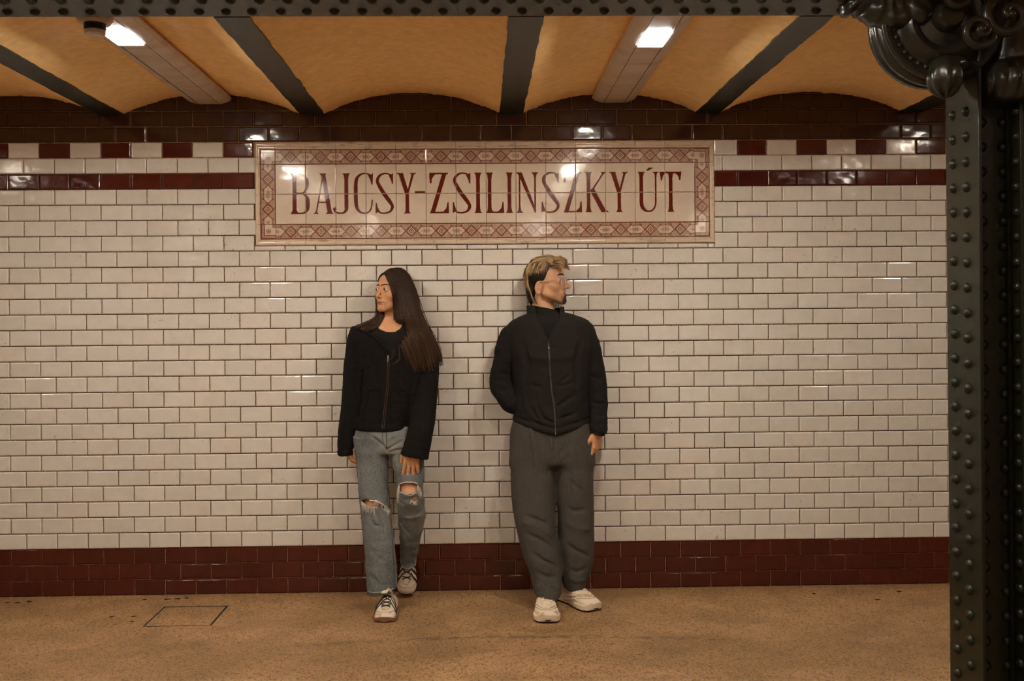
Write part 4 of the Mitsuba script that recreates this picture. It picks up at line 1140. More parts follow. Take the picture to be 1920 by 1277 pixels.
# hands and the rest of the body: one mesh
w_handL, _PL = hand_sdf((-.327, -.294, .772), (-.055, -.13, -.98), (-1, 0, .05), .96, (.10, .08, .10, .14), .16, (.55, .15))
w_handR, _PR = hand_sdf((-.650, -.168, .790), (.06, -.02, -1), (.35, -.9, 0), .93, (.50, .55, .60, .65), .05, (.12, .05), -1)
def w_rest(p):
    d = U(.03, w_torso(p, .022), loft(p, [(z, x, y, a - .014, b - .016) for z, x, y, a, b in HP], 2.2), w_leg_skin(p), w_neck(p))
    d = smin(d, chain(p, [(-.565, -.13, 1.28), (-.615, -.138, 1.02), (-.642, -.166, .80)], [.045, .036, .026], .02), .03)
    return smin(d, chain(p, [(-.305, -.13, 1.28), (-.268, -.170, 1.00), (-.315, -.262, .82)], [.045, .034, .024], .02), .03)
hm = nets(w_head, (-.56, -.27, 1.33), (-.31, -.01, 1.64), .0016)
hc = head_color(loc(hm.vertices, WF), False)
lm, rm = nets(w_handL, (-.42, -.38, .59), (-.25, -.22, .83), .0017), nets(w_handR, (-.72, -.27, .62), (-.57, -.07, .84), .0022)
bm = nets(w_rest, (-.72, -.40, .06), (-.20, .0, 1.36), .0080)
skin = np.array([.60, .315, .165])
def skincol(m, seed):
    return skin * (0.92 + 0.16 * meshkit.fbm(m.vertices * 70, 3, seed)[:, None])
scene[wk + '__body'] = mikit.ply(cat([hm, lm, rm, bm]), 'mat_skin', True, color=np.vstack([hc, skincol(lm, 1), skincol(rm, 2), skincol(bm, 3)]))
ringc = _PL(.108, .0105, .003)
put(wk + '__ring', lathe([(.0084, -.0018), (.0096, -.0018), (.0096, .0018), (.0084, .0018), (.0084, -.0018)], 20, (.03, .16, .98), ringc), 'mat_silver', 30)
gz = np.array([np.sin(np.radians(-58)), -np.cos(np.radians(-58)), .02])
for s in (-1, 1):
    eyeball(WF, s, gz, wk + '__eye')
brow_hair(WF, False, lambda p: head(loc(p, WF), False) * .93, 130, 11, wk + '__eyebrow', (.018, .011, .008))

# hair
def w_cap(p):
    q = loc(p, WF)
    d = ell(q, (0, -.020, .034), (.0815, .098, .0805)) * .93
    # the face stays free: cut along the hairline
    face = np.maximum(ell(q, (.002, .085, -.015), (.0585, .075, .092)), -q[..., 1] + .018)
    return smax(d, -face * .93, .008)
HV = [(1.575, -.412, -.115, .050, .060), (1.53, -.400, -.115, .058, .070), (1.469, -.376, -.125, .058, .075), (1.40, -.360, -.135, .066, .075), (1.345, -.338, -.145, .072, .085)]
def w_hair_vol(p):
    d = U(.02, w_cap(p), loft(p, HV, 2.0, .03))
    back = loft(p, [(1.53, -.425, -.085, .070, .060), (1.45, -.430, -.075, .066, .050), (1.36, -.436, -.075, .085, .045), (1.30, -.44, -.07, .10, .04)], 2.0, .02)
    left = chain(p, [(-.485, -.090, 1.50), (-.482, -.100, 1.43), (-.486, -.140, 1.375), (-.535, -.175, 1.340)], [.018, .022, .022, .014], .02)
    face = np.maximum(ell(loc(p, WF), (.002, .095, -.03), (.0585, .085, .10)), -loc(p, WF)[..., 1] + .012) * .93
    return smax(U(.02, d, back, left), -face, .006)
hv = nets(lambda p: w_hair_vol(p) + .004 * nz(p, (240, 60, 9), 2, 41), (-.58, -.27, 1.27), (-.24, .0, 1.65), .0035)
under = Front([hv, jm, hm], (-.70, 1.0), (-.12, 1.70))
hcol = np.array([.020, .0125, .0085]) * (0.7 + 0.6 * meshkit.fbm(hv.vertices * [300, 80, 8], 2, 7)[:, None])
FRONT = [(-.466, 1.597), (-.447, 1.562), (-.429, 1.522), (-.417, 1.478), (-.414, 1.42), (-.412, 1.375), (-.400, 1.32), (-.382, 1.26), (-.357, 1.20), (-.330, 1.112)]
OUTER = [(-.440, 1.618), (-.392, 1.622), (-.352, 1.590), (-.330, 1.540), (-.308, 1.46), (-.290, 1.395), (-.258, 1.330), (-.222, 1.255), (-.204, 1.185), (-.196, 1.118)]
fr, ou = spline(FRONT, 36), spline(OUTER, 36)
hr = np.random.default_rng(19); curves, cols = [], []
cl_len = hr.integers(0, 6, 40); cl_off = hr.normal(0, .006, 40); cl_lift = .004 * hr.random(40)
for i in range(640):
    s = hr.random() ** 0.9
    w = np.linspace(0, 1, 36); c = int(s * 23.99); sc_ = (c + .5) / 24
    tight = np.clip((w - .45) / .5, 0, 1) ** 1.5 * .78
    s_w = s + (sc_ - s) * tight * (hr.random() > .12)
    drift = np.cumsum(hr.normal(0, .0006, 36)) + hr.normal(0, .003) * w + cl_off[c] * w ** 2
    P2 = fr * (1 - s_w[:, None]) + ou * s_w[:, None]
    P2 = P2 + np.stack([drift, np.zeros(36)], 1)
    n_ = 36 - int(cl_len[c] * (.5 if c > 4 else .45)) - int(hr.integers(0, 3))
    P2 = P2[:n_]
    P = under.lay(P2, .0015 + .004 * hr.random() + cl_lift[c])
    for _ in range(3):                                     # let the strand hang instead of following every dent
        P[1:-1, 1] = np.minimum(P[1:-1, 1], (P[:-2, 1] + P[2:, 1]) / 2)
    rad = np.clip(np.minimum(1.0, (np.linspace(1, 0, n_) * 5 + .25)), .2, 1)
    curves.append((P, rad)); t = np.linspace(0, 1, n_)[:, None]
    base = np.array([.020, .0112, .0068]) * (.65 + .8 * hr.random())
    cols.append(base * (1 - t) + base * np.array([2.3, 2.1, 1.9]) * t)
GL_ = [[(-.470, -.168, 1.602), (-.492, -.150, 1.570), (-.503, -.122, 1.515), (-.505, -.114, 1.455), (-.502, -.128, 1.41), (-.508, -.170, 1.372), (-.545, -.195, 1.352), (-.598, -.198, 1.332)],
       [(-.474, -.160, 1.600), (-.498, -.140, 1.56), (-.508, -.112, 1.50), (-.505, -.105, 1.44), (-.500, -.125, 1.39), (-.520, -.185, 1.352), (-.572, -.205, 1.322)],
       [(-.500, -.112, 1.50), (-.497, -.110, 1.45), (-.488, -.130, 1.41), (-.482, -.165, 1.37), (-.510, -.200, 1.335), (-.565, -.212, 1.318)],
       [(-.490, -.105, 1.45), (-.480, -.120, 1.41), (-.476, -.165, 1.365), (-.500, -.205, 1.328), (-.545, -.220, 1.318)]]
for i in range(150):
    g_ = np.array(GL_[hr.integers(0, 4)]); P = spline(g_ + hr.normal(0, .0045, (1, 3)) * [.6, 1, 1] + hr.normal(0, .002, g_.shape), 26)
    part_ = np.array([(.0, .058, .094), (-.024, .062, .087), (-.047, .052, .068), (-.064, .036, .042), (-.072, .020, .012)]) * [1.0, 1.06, 1.045] + hr.normal(0, .0012, 3)
    v_ = (part_ - [0, -.020, .034]) / [.0815, .098, .0805]; v_ /= np.linalg.norm(v_, axis=1, keepdims=True)
    part_ = np.array([0, -.020, .034]) + v_ * [.0815, .098, .0805] * (1.0 + .03 * hr.random())
    P = np.vstack([spline(glob(part_, WF), 12), P[P[:, 2] < 1.50]])
    low = P[:, 2] < 1.40
    P[low, 1] = np.minimum(P[low, 1], under.lay(P[low][:, [0, 2]], .002)[:, 1])
    for _ in range(3):
        P[1:-1, 1] = (P[1:-1, 1] * 2 + P[:-2, 1] + P[2:, 1]) / 4
    base = np.array([.022, .0122, .0072]) * (.65 + .9 * hr.random()); t = np.linspace(0, 1, len(P))[:, None]
    curves.append((P, np.clip(np.linspace(1, 0, len(P)) * 4, .25, 1))); cols.append(base * (1 + 1.4 * t))
for i in range(9):                                        # loose wisps over the chest
    o = hr.normal(0, .004, 2); q = [(-.402, 1.33), (-.415 - .02 * hr.random(), 1.27), (-.410, 1.21), (-.425 - .02 * hr.random(), 1.165), (-.445 + .03 * hr.random(), 1.142)] if i % 2 else [(-.395, 1.32), (-.388, 1.24), (-.385, 1.18), (-.40 - .02 * hr.random(), 1.15)]
    P = under.lay(spline(np.array(q) + o, 26), .003); t = np.linspace(0, 1, 26)[:, None]
    curves.append((P, np.linspace(.55, .25, 26))); cols.append(np.array([.030, .017, .010]) * (1 + 1.2 * t))
sm, sc = strand_mesh(curves, .0017, cols)
scene[wk + '__hair'] = mikit.ply(cat([hv, sm]), 'mat_hair', True, color=np.vstack([hcol, sc]))
labels[wk + '__hair'] = {'label': 'long straight dark brown hair'}

# shoes of the woman
def sneaker(root, F, L, w, side, hs, sole_mat, tilt=False):
    up = lambda p: shoe_upper(loc(p, F), L, w, hs, side)
    corners = np.array([glob((x, y, z), F) for x in (-.09, .09) for y in (-L - .03, .03) for z in (-.02, .13)])
    lo, hi = corners.min(0), corners.max(0)
    put(root + '__upper', nets(lambda p: up(p) + .0012 * nz(p, (60, 60, 60), 2, 3), lo, hi, .0028), 'mat_shoe_cream', True)
    put(root + '__sole', nets(lambda p: shoe_sole(loc(p, F), L, w, side, .017 if sole_mat == 'mat_gum_sole' else .010), lo, hi, .0028), sole_mat, True)
    # laces
    for k in range(5):
        y = -.20 * L - k * .0195
        for a, b in ((-1, 1), (1, -1)):
            if k == 4 and a == 1: continue
            q = np.array([(a * .025, y, .11), (0, y - (.006 if k < 4 else 0), .12), (b * .025, y - (.014 if k < 4 else 0), .11)])
            put(root + '__lace', tube(snap(up, glob(spline(q, 10), F), .002, 6), .0024, 6), 'mat_shoe_black', True)
    for s in (-1, 1):                                       # three side stripes on each side
        for k in range(3):
            y = -.31 * L - k * .027
            a = np.array([(s * .047, y + .014, .022), (s * .040, y + .002, .050), (s * .024, y - .012, .085)])
            P = snap(up, glob(spline(a, 8), F), .0005, 6)
            put(root + '__stripe', tube(P, .0075, 6, flat=.25, nrm=np.array(F[1][:, 0]) * s), 'mat_shoe_black', True)
    q = np.array([(-.017, -.24 * L, .1), (-.018, -.15 * L, .1), (0, -.11 * L, .1), (.018, -.15 * L, .1), (.017, -.24 * L, .1)])
    put(root + '__toe_seam', tube(snap(up, glob(spline(q, 24), F), .0004, 6), .0012, 5), 'mat_shoe_stitch', True)
    q = np.array([(-.048, -.28 * L, .03), (-.03, -.13 * L, .05), (0, -.085 * L, .06), (.03, -.13 * L, .05), (.048, -.28 * L, .03)])
    put(root + '__toe_seam', tube(snap(up, glob(spline(q, 24), F), .0004, 6), .0012, 5), 'mat_shoe_stitch', True)
F1 = shoe_frame((-.448, -.518, 0.0), (-.06, -1, 0), (0, 0, 1))
sneaker(wk + '__shoe', F1, .255, .049, -1, .82, 'mat_gum_sole')
labels[wk + '__shoe'] = {'label': 'cream trainer with black stripes, set forward'}
def tongue(p):
    q = loc(p, F1)
    c, s = np.cos(.5), np.sin(.5); e = q - np.array([-.004, -.150, .088]); e = np.stack([e[..., 0], c * e[..., 1] - s * e[..., 2], s * e[..., 1] + c * e[..., 2]], -1)
    a = ell(e, (0, 0, 0), (.027, .0065, .040)); b = ell(e, (-.012, .010, .028), (.020, .015, .008))
    return U(.006, a, b)
put(wk + '__shoe__tongue', nets(tongue, (-.52, -.50, .04), (-.34, -.30, .17), .003), 'mat_shoe_cream', True)
F2 = shoe_frame((-.372, -.117, 0.012), (-.03, -.44, -.90), (0, -.9, .44))
sneaker(wk + '__shoe_001', F2, .235, .047, 1, .9, 'mat_dark_sole')
labels[wk + '__shoe_001'] = {'label': 'cream trainer with black stripes, tipped against the wall'}

# ------------------------------------------------------------------ the man
mat('mat_collar', proc(lambda p, n, uv: mix((0.013, 0.0125, 0.0105), (0.022, 0.021, 0.0175), noise(p.x * 300, p.y * 300, p.z * 300))), 0.9, 0.2)
mk = thing('person', 'man with blond streaked hair, clear glasses and black zip jacket leaning on the tiled wall', 'person')
MF = frame_of((.325, -.135, 1.549), 72, 5, 0, .99)
def m_headonly(p):
    return head(loc(p, MF), True) * .99
def m_neck(p):
    return cap(p, (.300, -.122, 1.47), (.328, -.128, 1.30), .052, .062)
def m_head(p):
    return smin(m_headonly(p), m_neck(p), .022)
MT = [(1.4, 0.326, -0.131, 0.07, 0.068), (1.374, 0.337, -0.133, 0.15, 0.088), (1.352, 0.341, -0.136, 0.19, 0.102), (1.319, 0.34, -0.136, 0.204, 0.112), (1.227, 0.345, -0.14, 0.206, 0.121), (1.123, 0.348, -0.144, 0.194, 0.124), (1.018, 0.347, -0.146, 0.187, 0.124), (0.914, 0.344, -0.148, 0.186, 0.126), (0.862, 0.345, -0.151, 0.184, 0.128), (0.8, 0.352, -0.154, 0.172, 0.122)]
MR = [(1.345, .180, -.130, .036, .050), (1.30, .150, -.130, .051, .062), (1.255, .134, -.130, .054, .064), (1.177, .121, -.128, .056, .063), (1.098, .103, -.122, .057, .060), (1.058, .100, -.122, .059, .059), (1.007, .112, -.130, .060, .058), (.957, .142, -.146, .050, .052), (.920, .180, -.158, .040, .044)]
ML = [(1.350, .508, -.130, .034, .050), (1.30, .520, -.130, .048, .062), (1.252, .534, -.130, .051, .064), (1.147, .550, -.134, .054, .062), (1.068, .561, -.142, .054, .059), (.990, .568, -.152, .052, .056), (.913, .569, -.170, .048, .055), (.836, .567, -.194, .046, .056), (.790, .565, -.204, .043, .052)]
def m_hem(p):
    x = p[..., 0]
    return np.interp(x, [.14, .17, .25, .35, .45, .53, .56], [.868, .858, .832, .806, .828, .850, .86])
def m_jacket_base(p):
    d = U(.03, loft(p, MT, 2.3, .008, bot=.74), sph(p, (.188, -.130, 1.275), .064), sph(p, (.498, -.130, 1.275), .062))
    for pts, y, amp, w in (([(.20, 1.26), (.225, 1.15), (.215, 1.04)], -.25, .008, .012), ([(.485, 1.25), (.455, 1.16), (.46, 1.05)], -.25, .008, .012), ([(.46, 1.13), (.42, 1.09), (.39, 1.07)], -.265, .005, .007), ([(.47, 1.08), (.42, 1.05), (.38, 1.045)], -.265, .005, .008),
                           ([(.20, 1.09), (.24, 1.05), (.28, 1.04)], -.26, .005, .008), ([(.255, 1.0), (.275, .93), (.30, .89), (.34, .87)], -.27, .007, .008), ([(.21, 1.0), (.235, .94), (.27, .89)], -.26, .006, .008),
                           ([(.37, .95), (.43, .985), (.50, 1.02)], -.265, .006, .009), ([(.36, .885), (.44, .905), (.52, .93)], -.265, .007, .008), ([(.37, .86), (.45, .865), (.52, .89)], -.265, .003, .007), ([(.20, .90), (.26, .87), (.33, .85)], -.265, .006, .007), ([(.23, 1.19), (.33, 1.17), (.44, 1.185)], -.265, -.004, .020)):
        d = d + fold(p, front(pts, y), amp * 1.5, w)
    hem = m_hem(p)
    d = d + .0035 * np.exp(-((p[..., 2] - hem - .034) / .006) ** 2) - .003 * np.clip(1 - np.abs(p[..., 2] - hem - .015) / .018, 0, 1)
    d = d + .009 * nz(p, (8, 8, 9), 2, 51) + .0025 * nz(p, (30, 30, 40), 2, 52)
    return smax(d, hem - p[..., 2], .005)
M_OPEN = Polygon([(.3255, 1.250), (.303, 1.310), (.284, 1.352), (.272, 1.385), (.262, 1.46), (.394, 1.46), (.386, 1.385), (.374, 1.352), (.350, 1.310)])
def m_jacket(p):
    d = m_jacket_base(p)
    cut = np.maximum(in_poly(p, M_OPEN), p[..., 1] + .11)
    d = smax(d, -cut, .004)
    inner = cap(p, (.318, -.124, 1.50), (.329, -.128, 1.31), .076, .081)
    return smax(d, -np.maximum(inner, 1.33 - p[..., 2]), .004)
jmm = nets(m_jacket, (.08, -.36, .77), (.62, .0, 1.46), .0044)
def m_collar(p):
    x, y, z = p[..., 0], p[..., 1], p[..., 2]
    c = cap(p, (.318, -.122, 1.46), (.329, -.127, 1.31), .092, .094) + .05 * np.clip(1.40 - z, 0, .1) * 0
    d = smax(c, -(c + .0075), .002)
    d = smax(d, np.maximum(z - (1.427 - .004 * np.clip((x - .33) / .08, -1, 1) + .10 * np.clip(-.13 - y, -.08, .0)), 1.318 - z), .003)
    return smax(d, -np.maximum(in_poly(p, M_OPEN), y + .11), .002)
put(mk + '__jacket__collar', nets(m_collar, (.20, -.25, 1.29), (.45, -.01, 1.46), .0026), 'mat_collar', True, label='stand collar')
for s in (0, 1):
    e_ = [(.3255, 1.250), (.303, 1.310), (.286, 1.345)] if s == 0 else [(.3255, 1.250), (.350, 1.310), (.372, 1.345)]
    put(mk + '__jacket__opening_edge', tube(drape(m_jacket_base, spline(e_, 24), -.001), .0034, 6), 'mat_collar', True)
put(mk + '__jacket', jmm, 'mat_nylon', True, label='black zip jacket with a stand collar')
def m_sleeve(p, tab):
    d = loft(p, tab, 2.2, .030)
    if tab is MR:
        d = smin(d, chain(p, [(.108, -.126, 1.03), (.150, -.146, .960), (.205, -.160, .922)], [.056, .050, .042], .02), .02)
        d = d + fold(p, front([(.05, 1.06), (.10, 1.07), (.15, 1.05)], -.185), .007, .008) + fold(p, front([(.06, 1.03), (.11, 1.02), (.155, 1.03)], -.19), .007, .008) + fold(p, front([(.10, 1.10), (.15, 1.085)], -.18), .006, .008)
    else:
        d = d + fold(p, front([(.51, 1.09), (.56, 1.075), (.61, 1.08)], -.20), .009, .009) + fold(p, front([(.53, .96), (.57, .95), (.61, .955)], -.21), .009, .008) + fold(p, front([(.53, .905), (.57, .895), (.61, .90)], -.235), .006, .007) + fold(p, front([(.53, .865), (.57, .855), (.60, .858)], -.245), .004, .006)
        d = d + .0035 * np.exp(-((p[..., 2] - .812 + (p[..., 0] - .566) * .35) / .004) ** 2)
        d = smax(d, .800 - (p[..., 0] - .566) * .35 - p[..., 2], .004)
    return d + .008 * nz(p, (14, 14, 18), 2, 61) + .003 * nz(p, (50, 50, 50), 1, 62)
put(mk + '__jacket__sleeve', nets(lambda p: m_sleeve(p, MR), (.02, -.28, .86), (.26, -.04, 1.38), .0036), 'mat_black_knit', True)
put(mk + '__jacket__sleeve', nets(lambda p: m_sleeve(p, ML), (.44, -.26, .75), (.64, -.04, 1.38), .0036), 'mat_black_knit', True)
mz = [(.3262, 1.250), (.3285, 1.19), (.333, 1.104), (.339, 1.02), (.350, .945), (.3535, .86), (.3545, .812)]
put(mk + '__jacket__zipper', tube(drape(m_jacket, spline(mz, 70), -.0008), .0042, 8, flat=.5), 'mat_zip', True)
put(mk + '__jacket__zip_pull', tube(drape(m_jacket, [(.3262, 1.256), (.327, 1.240), (.3275, 1.222)], .004), [.004, .0028, .0040], 8), 'mat_metal', True)
put(mk + '__jacket__zip_end', tube(drape(m_jacket, [(.3545, .822), (.3545, .813)], .002), .0034, 8), 'mat_metal', True)
put(mk + '__jacket__pocket_seam', seam(m_jacket, [(.200, 1.01), (.207, .95), (.222, .885)], .003, 30, .0), 'mat_black_knit', True)
put(mk + '__jacket__pocket_seam', seam(m_jacket, [(.492, 1.02), (.487, .95), (.482, .90)], .0022, 30, .0), 'mat_black_knit', True)
# turtleneck
def m_shirt(p):
    c = cap(p, (.308, -.123, 1.44), (.328, -.128, 1.30), .0635, .0725)
    z = p[..., 2]
    c = c + .0030 * np.cos((z + .12 * (p[..., 0] - .33)) * 2 * np.pi / .030) - .001
    t = np.array(MT); t[:, 3:] -= .012
    c = U(.006, c, m_head(p) - .006)
    d = U(.012, smax(c, z - (1.418 - .20 * (p[..., 0] - .32)), .005), smax(loft(p, t, 2.3, .01), z - 1.39, .01))
    return smax(d, 1.14 - z, .004)
put(mk + '__shirt', nets(m_shirt, (.16, -.28, 1.12), (.52, -.02, 1.45), .0040), 'mat_black_knit', True, label='black roll-neck')

# trousers
TR = [(.86, .262, -.150, .100, .108), (.657, .251, -.168, .108, .108), (.583, .250, -.188, .107, .105), (.485, .248, -.214, .103, .102), (.412, .249, -.234, .099, .100), (.339, .259, -.254, .093, .098), (.244, .281, -.284, .088, .096), (.150, .302, -.312, .076, .092), (.091, .305, -.340, .067, .098), (.040, .306, -.356, .061, .096)]
TL = [(.86, .430, -.150, .100, .108), (.655, .454, -.165, .095, .106), (.580, .454, -.180, .093, .104), (.478, .456, -.192, .087, .100), (.403, .458, -.202, .0855, .098), (.302, .456, -.212, .085, .096), (.214, .457, -.222, .078, .094), (.151, .452, -.228, .069, .090), (.101, .442, -.232, .060, .084), (.055, .439, -.236, .053, .076)]
TH = [(.90, .345, -.145, .165, .090), (.849, .345, -.148, .181, .102), (.784, .343, -.153, .191, .115), (.707, .344, -.160, .198, .118), (.655, .345, -.164, .200, .105)]
def m_core(p):
    d = U(.030, loft(p, TH, 2.3, .02), loft(p, TR, 2.2, .004, bot=.0), loft(p, TL, 2.2, .004, bot=.0))
    for pts, y, amp, w in (([(.235, .84), (.250, .72), (.262, .60), (.27, .48)], -.27, -.008, .010), ([(.226, .84), (.240, .72), (.250, .60)], -.27, .006, .006), ([(.30, .84), (.322, .76), (.345, .66)], -.275, .011, .008), ([(.345, .66), (.352, .73), (.356, .80)], -.275, .010, .008),
                           ([(.41, .76), (.375, .72), (.352, .665)], -.278, .009, .008), ([(.41, .70), (.38, .675), (.355, .64)], -.28, .008, .008), ([(.44, .80), (.445, .62), (.45, .50)], -.28, -.006, .012), ([(.47, .55), (.42, .59), (.365, .60)], -.285, .006, .010),
                           ([(.16, .45), (.23, .43), (.30, .40)], -.325, .010, .010), ([(.19, .405), (.25, .39), (.33, .345)], -.335, -.007, .012), ([(.20, .36), (.27, .33), (.345, .28)], -.345, .011, .010), ([(.23, .27), (.29, .235), (.36, .20)], -.37, .010, .010), ([(.24, .19), (.30, .165), (.36, .165)], -.395, .012, .009), ([(.25, .125), (.30, .11), (.36, .12)], -.41, -.006, .010),
                           ([(.385, .47), (.44, .45), (.52, .46)], -.295, .008, .010), ([(.39, .40), (.45, .37), (.53, .36)], -.30, -.005, .014), ([(.40, .29), (.46, .26), (.53, .22)], -.305, .008, .010), ([(.39, .18), (.45, .165), (.52, .19)], -.315, .012, .009), ([(.39, .14), (.45, .12), (.50, .13)], -.315, -.006, .009), ([(.50, .60), (.515, .40), (.515, .25)], -.26, -.005, .010)):
        d = d + fold(p, front(pts, y), amp, w)
    return d + .014 * nz(p, (9, 9, 5), 2, 71) + .005 * nz(p, (24, 24, 18), 2, 72)
def m_tr(p):
    core = m_core(p)
    hem = np.where(p[..., 0] < .372, .066 + .04 * np.abs(p[..., 0] - .31), .070 - .25 * (p[..., 0] - .44))
    hem = hem + .20 * (p[..., 1] + .44) * np.where(p[..., 0] < .372, -1, 0) * -1 + .25 * (p[..., 1] + .27) * np.where(p[..., 0] < .372, 0, 1)
    d = smax(core, hem - p[..., 2], .003)
    return smax(d, -np.maximum(core + .006, p[..., 2] - .13), .002)
tm = nets(m_tr, (.11, -.46, -.005), (.58, .0, .90), .0046)
def tr_uv(v):
    """across the cloth, in metres, so that the pinstripes follow each leg"""
    _, za, ca = table(TR); _, zb, cb = table(TL)
    a = np.stack([np.interp(v[:, 2], za, ca[:, k]) for k in range(4)], 1); b = np.stack([np.interp(v[:, 2], zb, cb[:, k]) for k in range(4)], 1)
    s = np.where((v[:, 0] < (a[:, 0] + a[:, 2] + b[:, 0] - b[:, 2]) / 2)[:, None], a, b)
    th = np.arctan2(v[:, 0] - s[:, 0], -(v[:, 1] - s[:, 1]) * s[:, 2] / s[:, 3])
    return np.stack([th * .105 + s[:, 0] * .0, v[:, 2]], 1)
scene[mk + '__trousers'] = mikit.ply(tm, 'mat_trousers', True, uv=tr_uv(np.array(tm.vertices)))
labels[mk + '__trousers'] = {'label': 'wide grey pinstriped trousers'}

# hands and body
m_handL, _ = hand_sdf((.566, -.201, .820), (-.13, -.05, -.99), (-.55, -.83, .05), 1.0, (.24, .48, .68, .80), .10, (.62, .22))
def m_rest(p):
    t = np.array(MT); t[:, 3:] -= .024
    d = U(.008, smax(loft(p, t, 2.3), p[..., 2] - 1.36, .01), loft(p, [(z, x, y, a - .016, b - .018) for z, x, y, a, b in TH], 2.2), chain(p, [(.262, -.155, .80), (.250, -.215, .46), (.305, -.34, .07)], [.085, .058, .042], .02), chain(p, [(.430, -.155, .80), (.456, -.195, .46), (.435, -.225, .07)], [.085, .058, .042], .02), m_neck(p))
    d = smin(d, chain(p, [(.175, -.13, 1.29), (.103, -.122, 1.06), (.195, -.160, .93)], [.044, .034, .026], .02), .006)
    return smin(d, chain(p, [(.508, -.13, 1.29), (.560, -.142, 1.06), (.565, -.194, .84)], [.044, .034, .022], .02), .006)
hmm = nets(m_head, (.19, -.26, 1.36), (.46, -.02, 1.68), .0016)
hcm = head_color(loc(hmm.vertices, MF), True)
lmm = nets(m_handL, (.45, -.34, .62), (.64, -.10, .87), .0018)
bmm = nets(m_rest, (.03, -.40, .03), (.64, .0, 1.40), .0080)
skin = np.array([.58, .29, .15])
scene[mk + '__body'] = mikit.ply(cat([hmm, lmm, bmm]), 'mat_skin', True, color=np.vstack([hcm, skincol(lmm, 4), skincol(bmm, 5)]))
gzm = np.array([np.sin(np.radians(74)), -np.cos(np.radians(74)), .10])
for s in (-1, 1):
    eyeball(MF, s, gzm, mk + '__eye')
brow_hair(MF, True, m_headonly, 150, 12, mk + '__eyebrow', (.020, .013, .010))

# hair of the man: dark cropped sides, long streaked top swept forward, longer neck
def m_cap(p):
    q = loc(p, MF)
    d = ell(q, (0, -.014, .034), (.0785, .0920, .0800))
    low = np.maximum(ell(q, (0, -.072, -.045), (.058, .034, .074)), q[..., 1] + .038)
    d = U(.02, d, low)
    ax = np.abs(q[..., 0])
    line = np.interp(q[..., 2], [-.03, .007, .044, .064], [.010, .012, .030, .056])
    d = smax(d, -np.maximum(line - q[..., 1], q[..., 2] - .066), .006)
    d = smax(d, -np.maximum(np.maximum(-.018 - q[..., 1], q[..., 2] + .002), .010 - ax), .006)
    d = U(.012, d, ell(q, (0, .050, .084), (.048, .044, .019)))                     # the swept front
    ear = ell(np.stack([ax, q[..., 1], q[..., 2]], -1), (.078, -.020, -.032), (.03, .025, .036))
    return smax(d, -ear, .004) * .99
mcap = nets(lambda p: m_cap(p) + .0025 * nz(p, (260, 260, 260), 1, 81), (.17, -.27, 1.38), (.47, -.01, 1.70), .0026)
cap_col = np.tile([.016, .0105, .0075], (len(mcap.vertices), 1)) * (.6 + .8 * meshkit.noise(mcap.vertices * 500, 3)[:, None])
mr = np.random.default_rng(29); curves, cols = [], []
def on_cap(q, k):
    v = (q - [0, -.014, .034]) / [.0785, .0920, .0800]
    v /= np.linalg.norm(v, axis=1, keepdims=True)
    return np.array([0, -.014, .034]) + v * [.0785, .0920, .0800] * k
for i in range(1900):
    side = mr.uniform(-1, 1)
    kind = mr.random()
    if kind < .44:      # top, swept forwards into a raised front
        y0 = mr.uniform(-.07, .070); x0 = side * .060
        L = mr.uniform(.050, .085); t = np.linspace(0, 1, 12)
        y = np.minimum(y0 + L * t, .104 + .006 * mr.random() + .004 * t); yb = np.minimum(y, .060)
        x = x0 * (1 + .12 * t)
        zc = .034 + .080 * np.sqrt(np.maximum(1 - ((yb + .016) / .096) ** 2 - (x0 / .0785) ** 2, .06))
        z = zc + (.001 + .012 * mr.random()) * np.minimum(1, t * 4 + .2) + .020 * np.clip((y + .01) / .08, 0, 1) * np.clip(1.2 - (x0 / .055) ** 2, .3, 1) - np.maximum(y - .085, 0) * .7
        q = np.stack([x, y, z], 1)
        fair = mr.random() < .74
    elif kind < .74:    # sides of the top falling back and down
        a0 = mr.uniform(-.080, .040); s_ = 1 if side > 0 else -1
        t = np.linspace(0, 1, 12)
        dz = mr.uniform(.045, .072)
        q = np.stack([s_ * (.030 + .045 * t ** .6), a0 - .034 * t + .010 * t * mr.normal(), .115 - dz * t - .012 * t ** 2], 1)
        q = on_cap(q, 1.02 + .05 * mr.random())
        fair = mr.random() < .74
    else:               # back and the long neck
        t = np.linspace(0, 1, 18)
        x0 = np.sign(side) * abs(side) ** .6 * .070
        q = np.stack([x0 * (1 - .25 * t), -.075 + .030 * (abs(x0) / .07) ** 2 - .045 * np.sin(t * 2.2), .085 - (.170 + .030 * mr.random()) * t], 1)
        top = q[:, 2] > .0
        q[top] = on_cap(q[top], 1.03)
        yl = q[top][-1, 1]
        low = ~top
        q[low, 1] = yl + .022 * np.clip((.0 - q[low, 2]) / .10, 0, 1) ** 1.5 + mr.normal(0, .0012)
        q[:, 1] += .016 * np.clip((-.075 - q[:, 2]) / .05, 0, 1) ** 2
        fair = mr.random() < .72
    q = q + np.cumsum(mr.normal(0, .0004, q.shape), 0)
    n_ = len(q)
    curves.append((glob(q, MF), np.clip(np.minimum(np.linspace(.5, 3, n_), np.linspace(3.2, .25, n_)), .2, 1)))
    tt = np.linspace(0, 1, n_)[:, None]
    dark = np.array([.020, .013, .009]) * (.7 + .8 * mr.random()); lite = np.array([.50, .335, .170]) * (.6 + .6 * mr.random())
    cols.append(dark * (1 - np.clip(tt * 4 - .2, 0, 1)) + lite * np.clip(tt * 4 - .2, 0, 1) if fair else dark * (1 + .5 * tt))
sm, sc = strand_mesh(curves, .0014, cols)
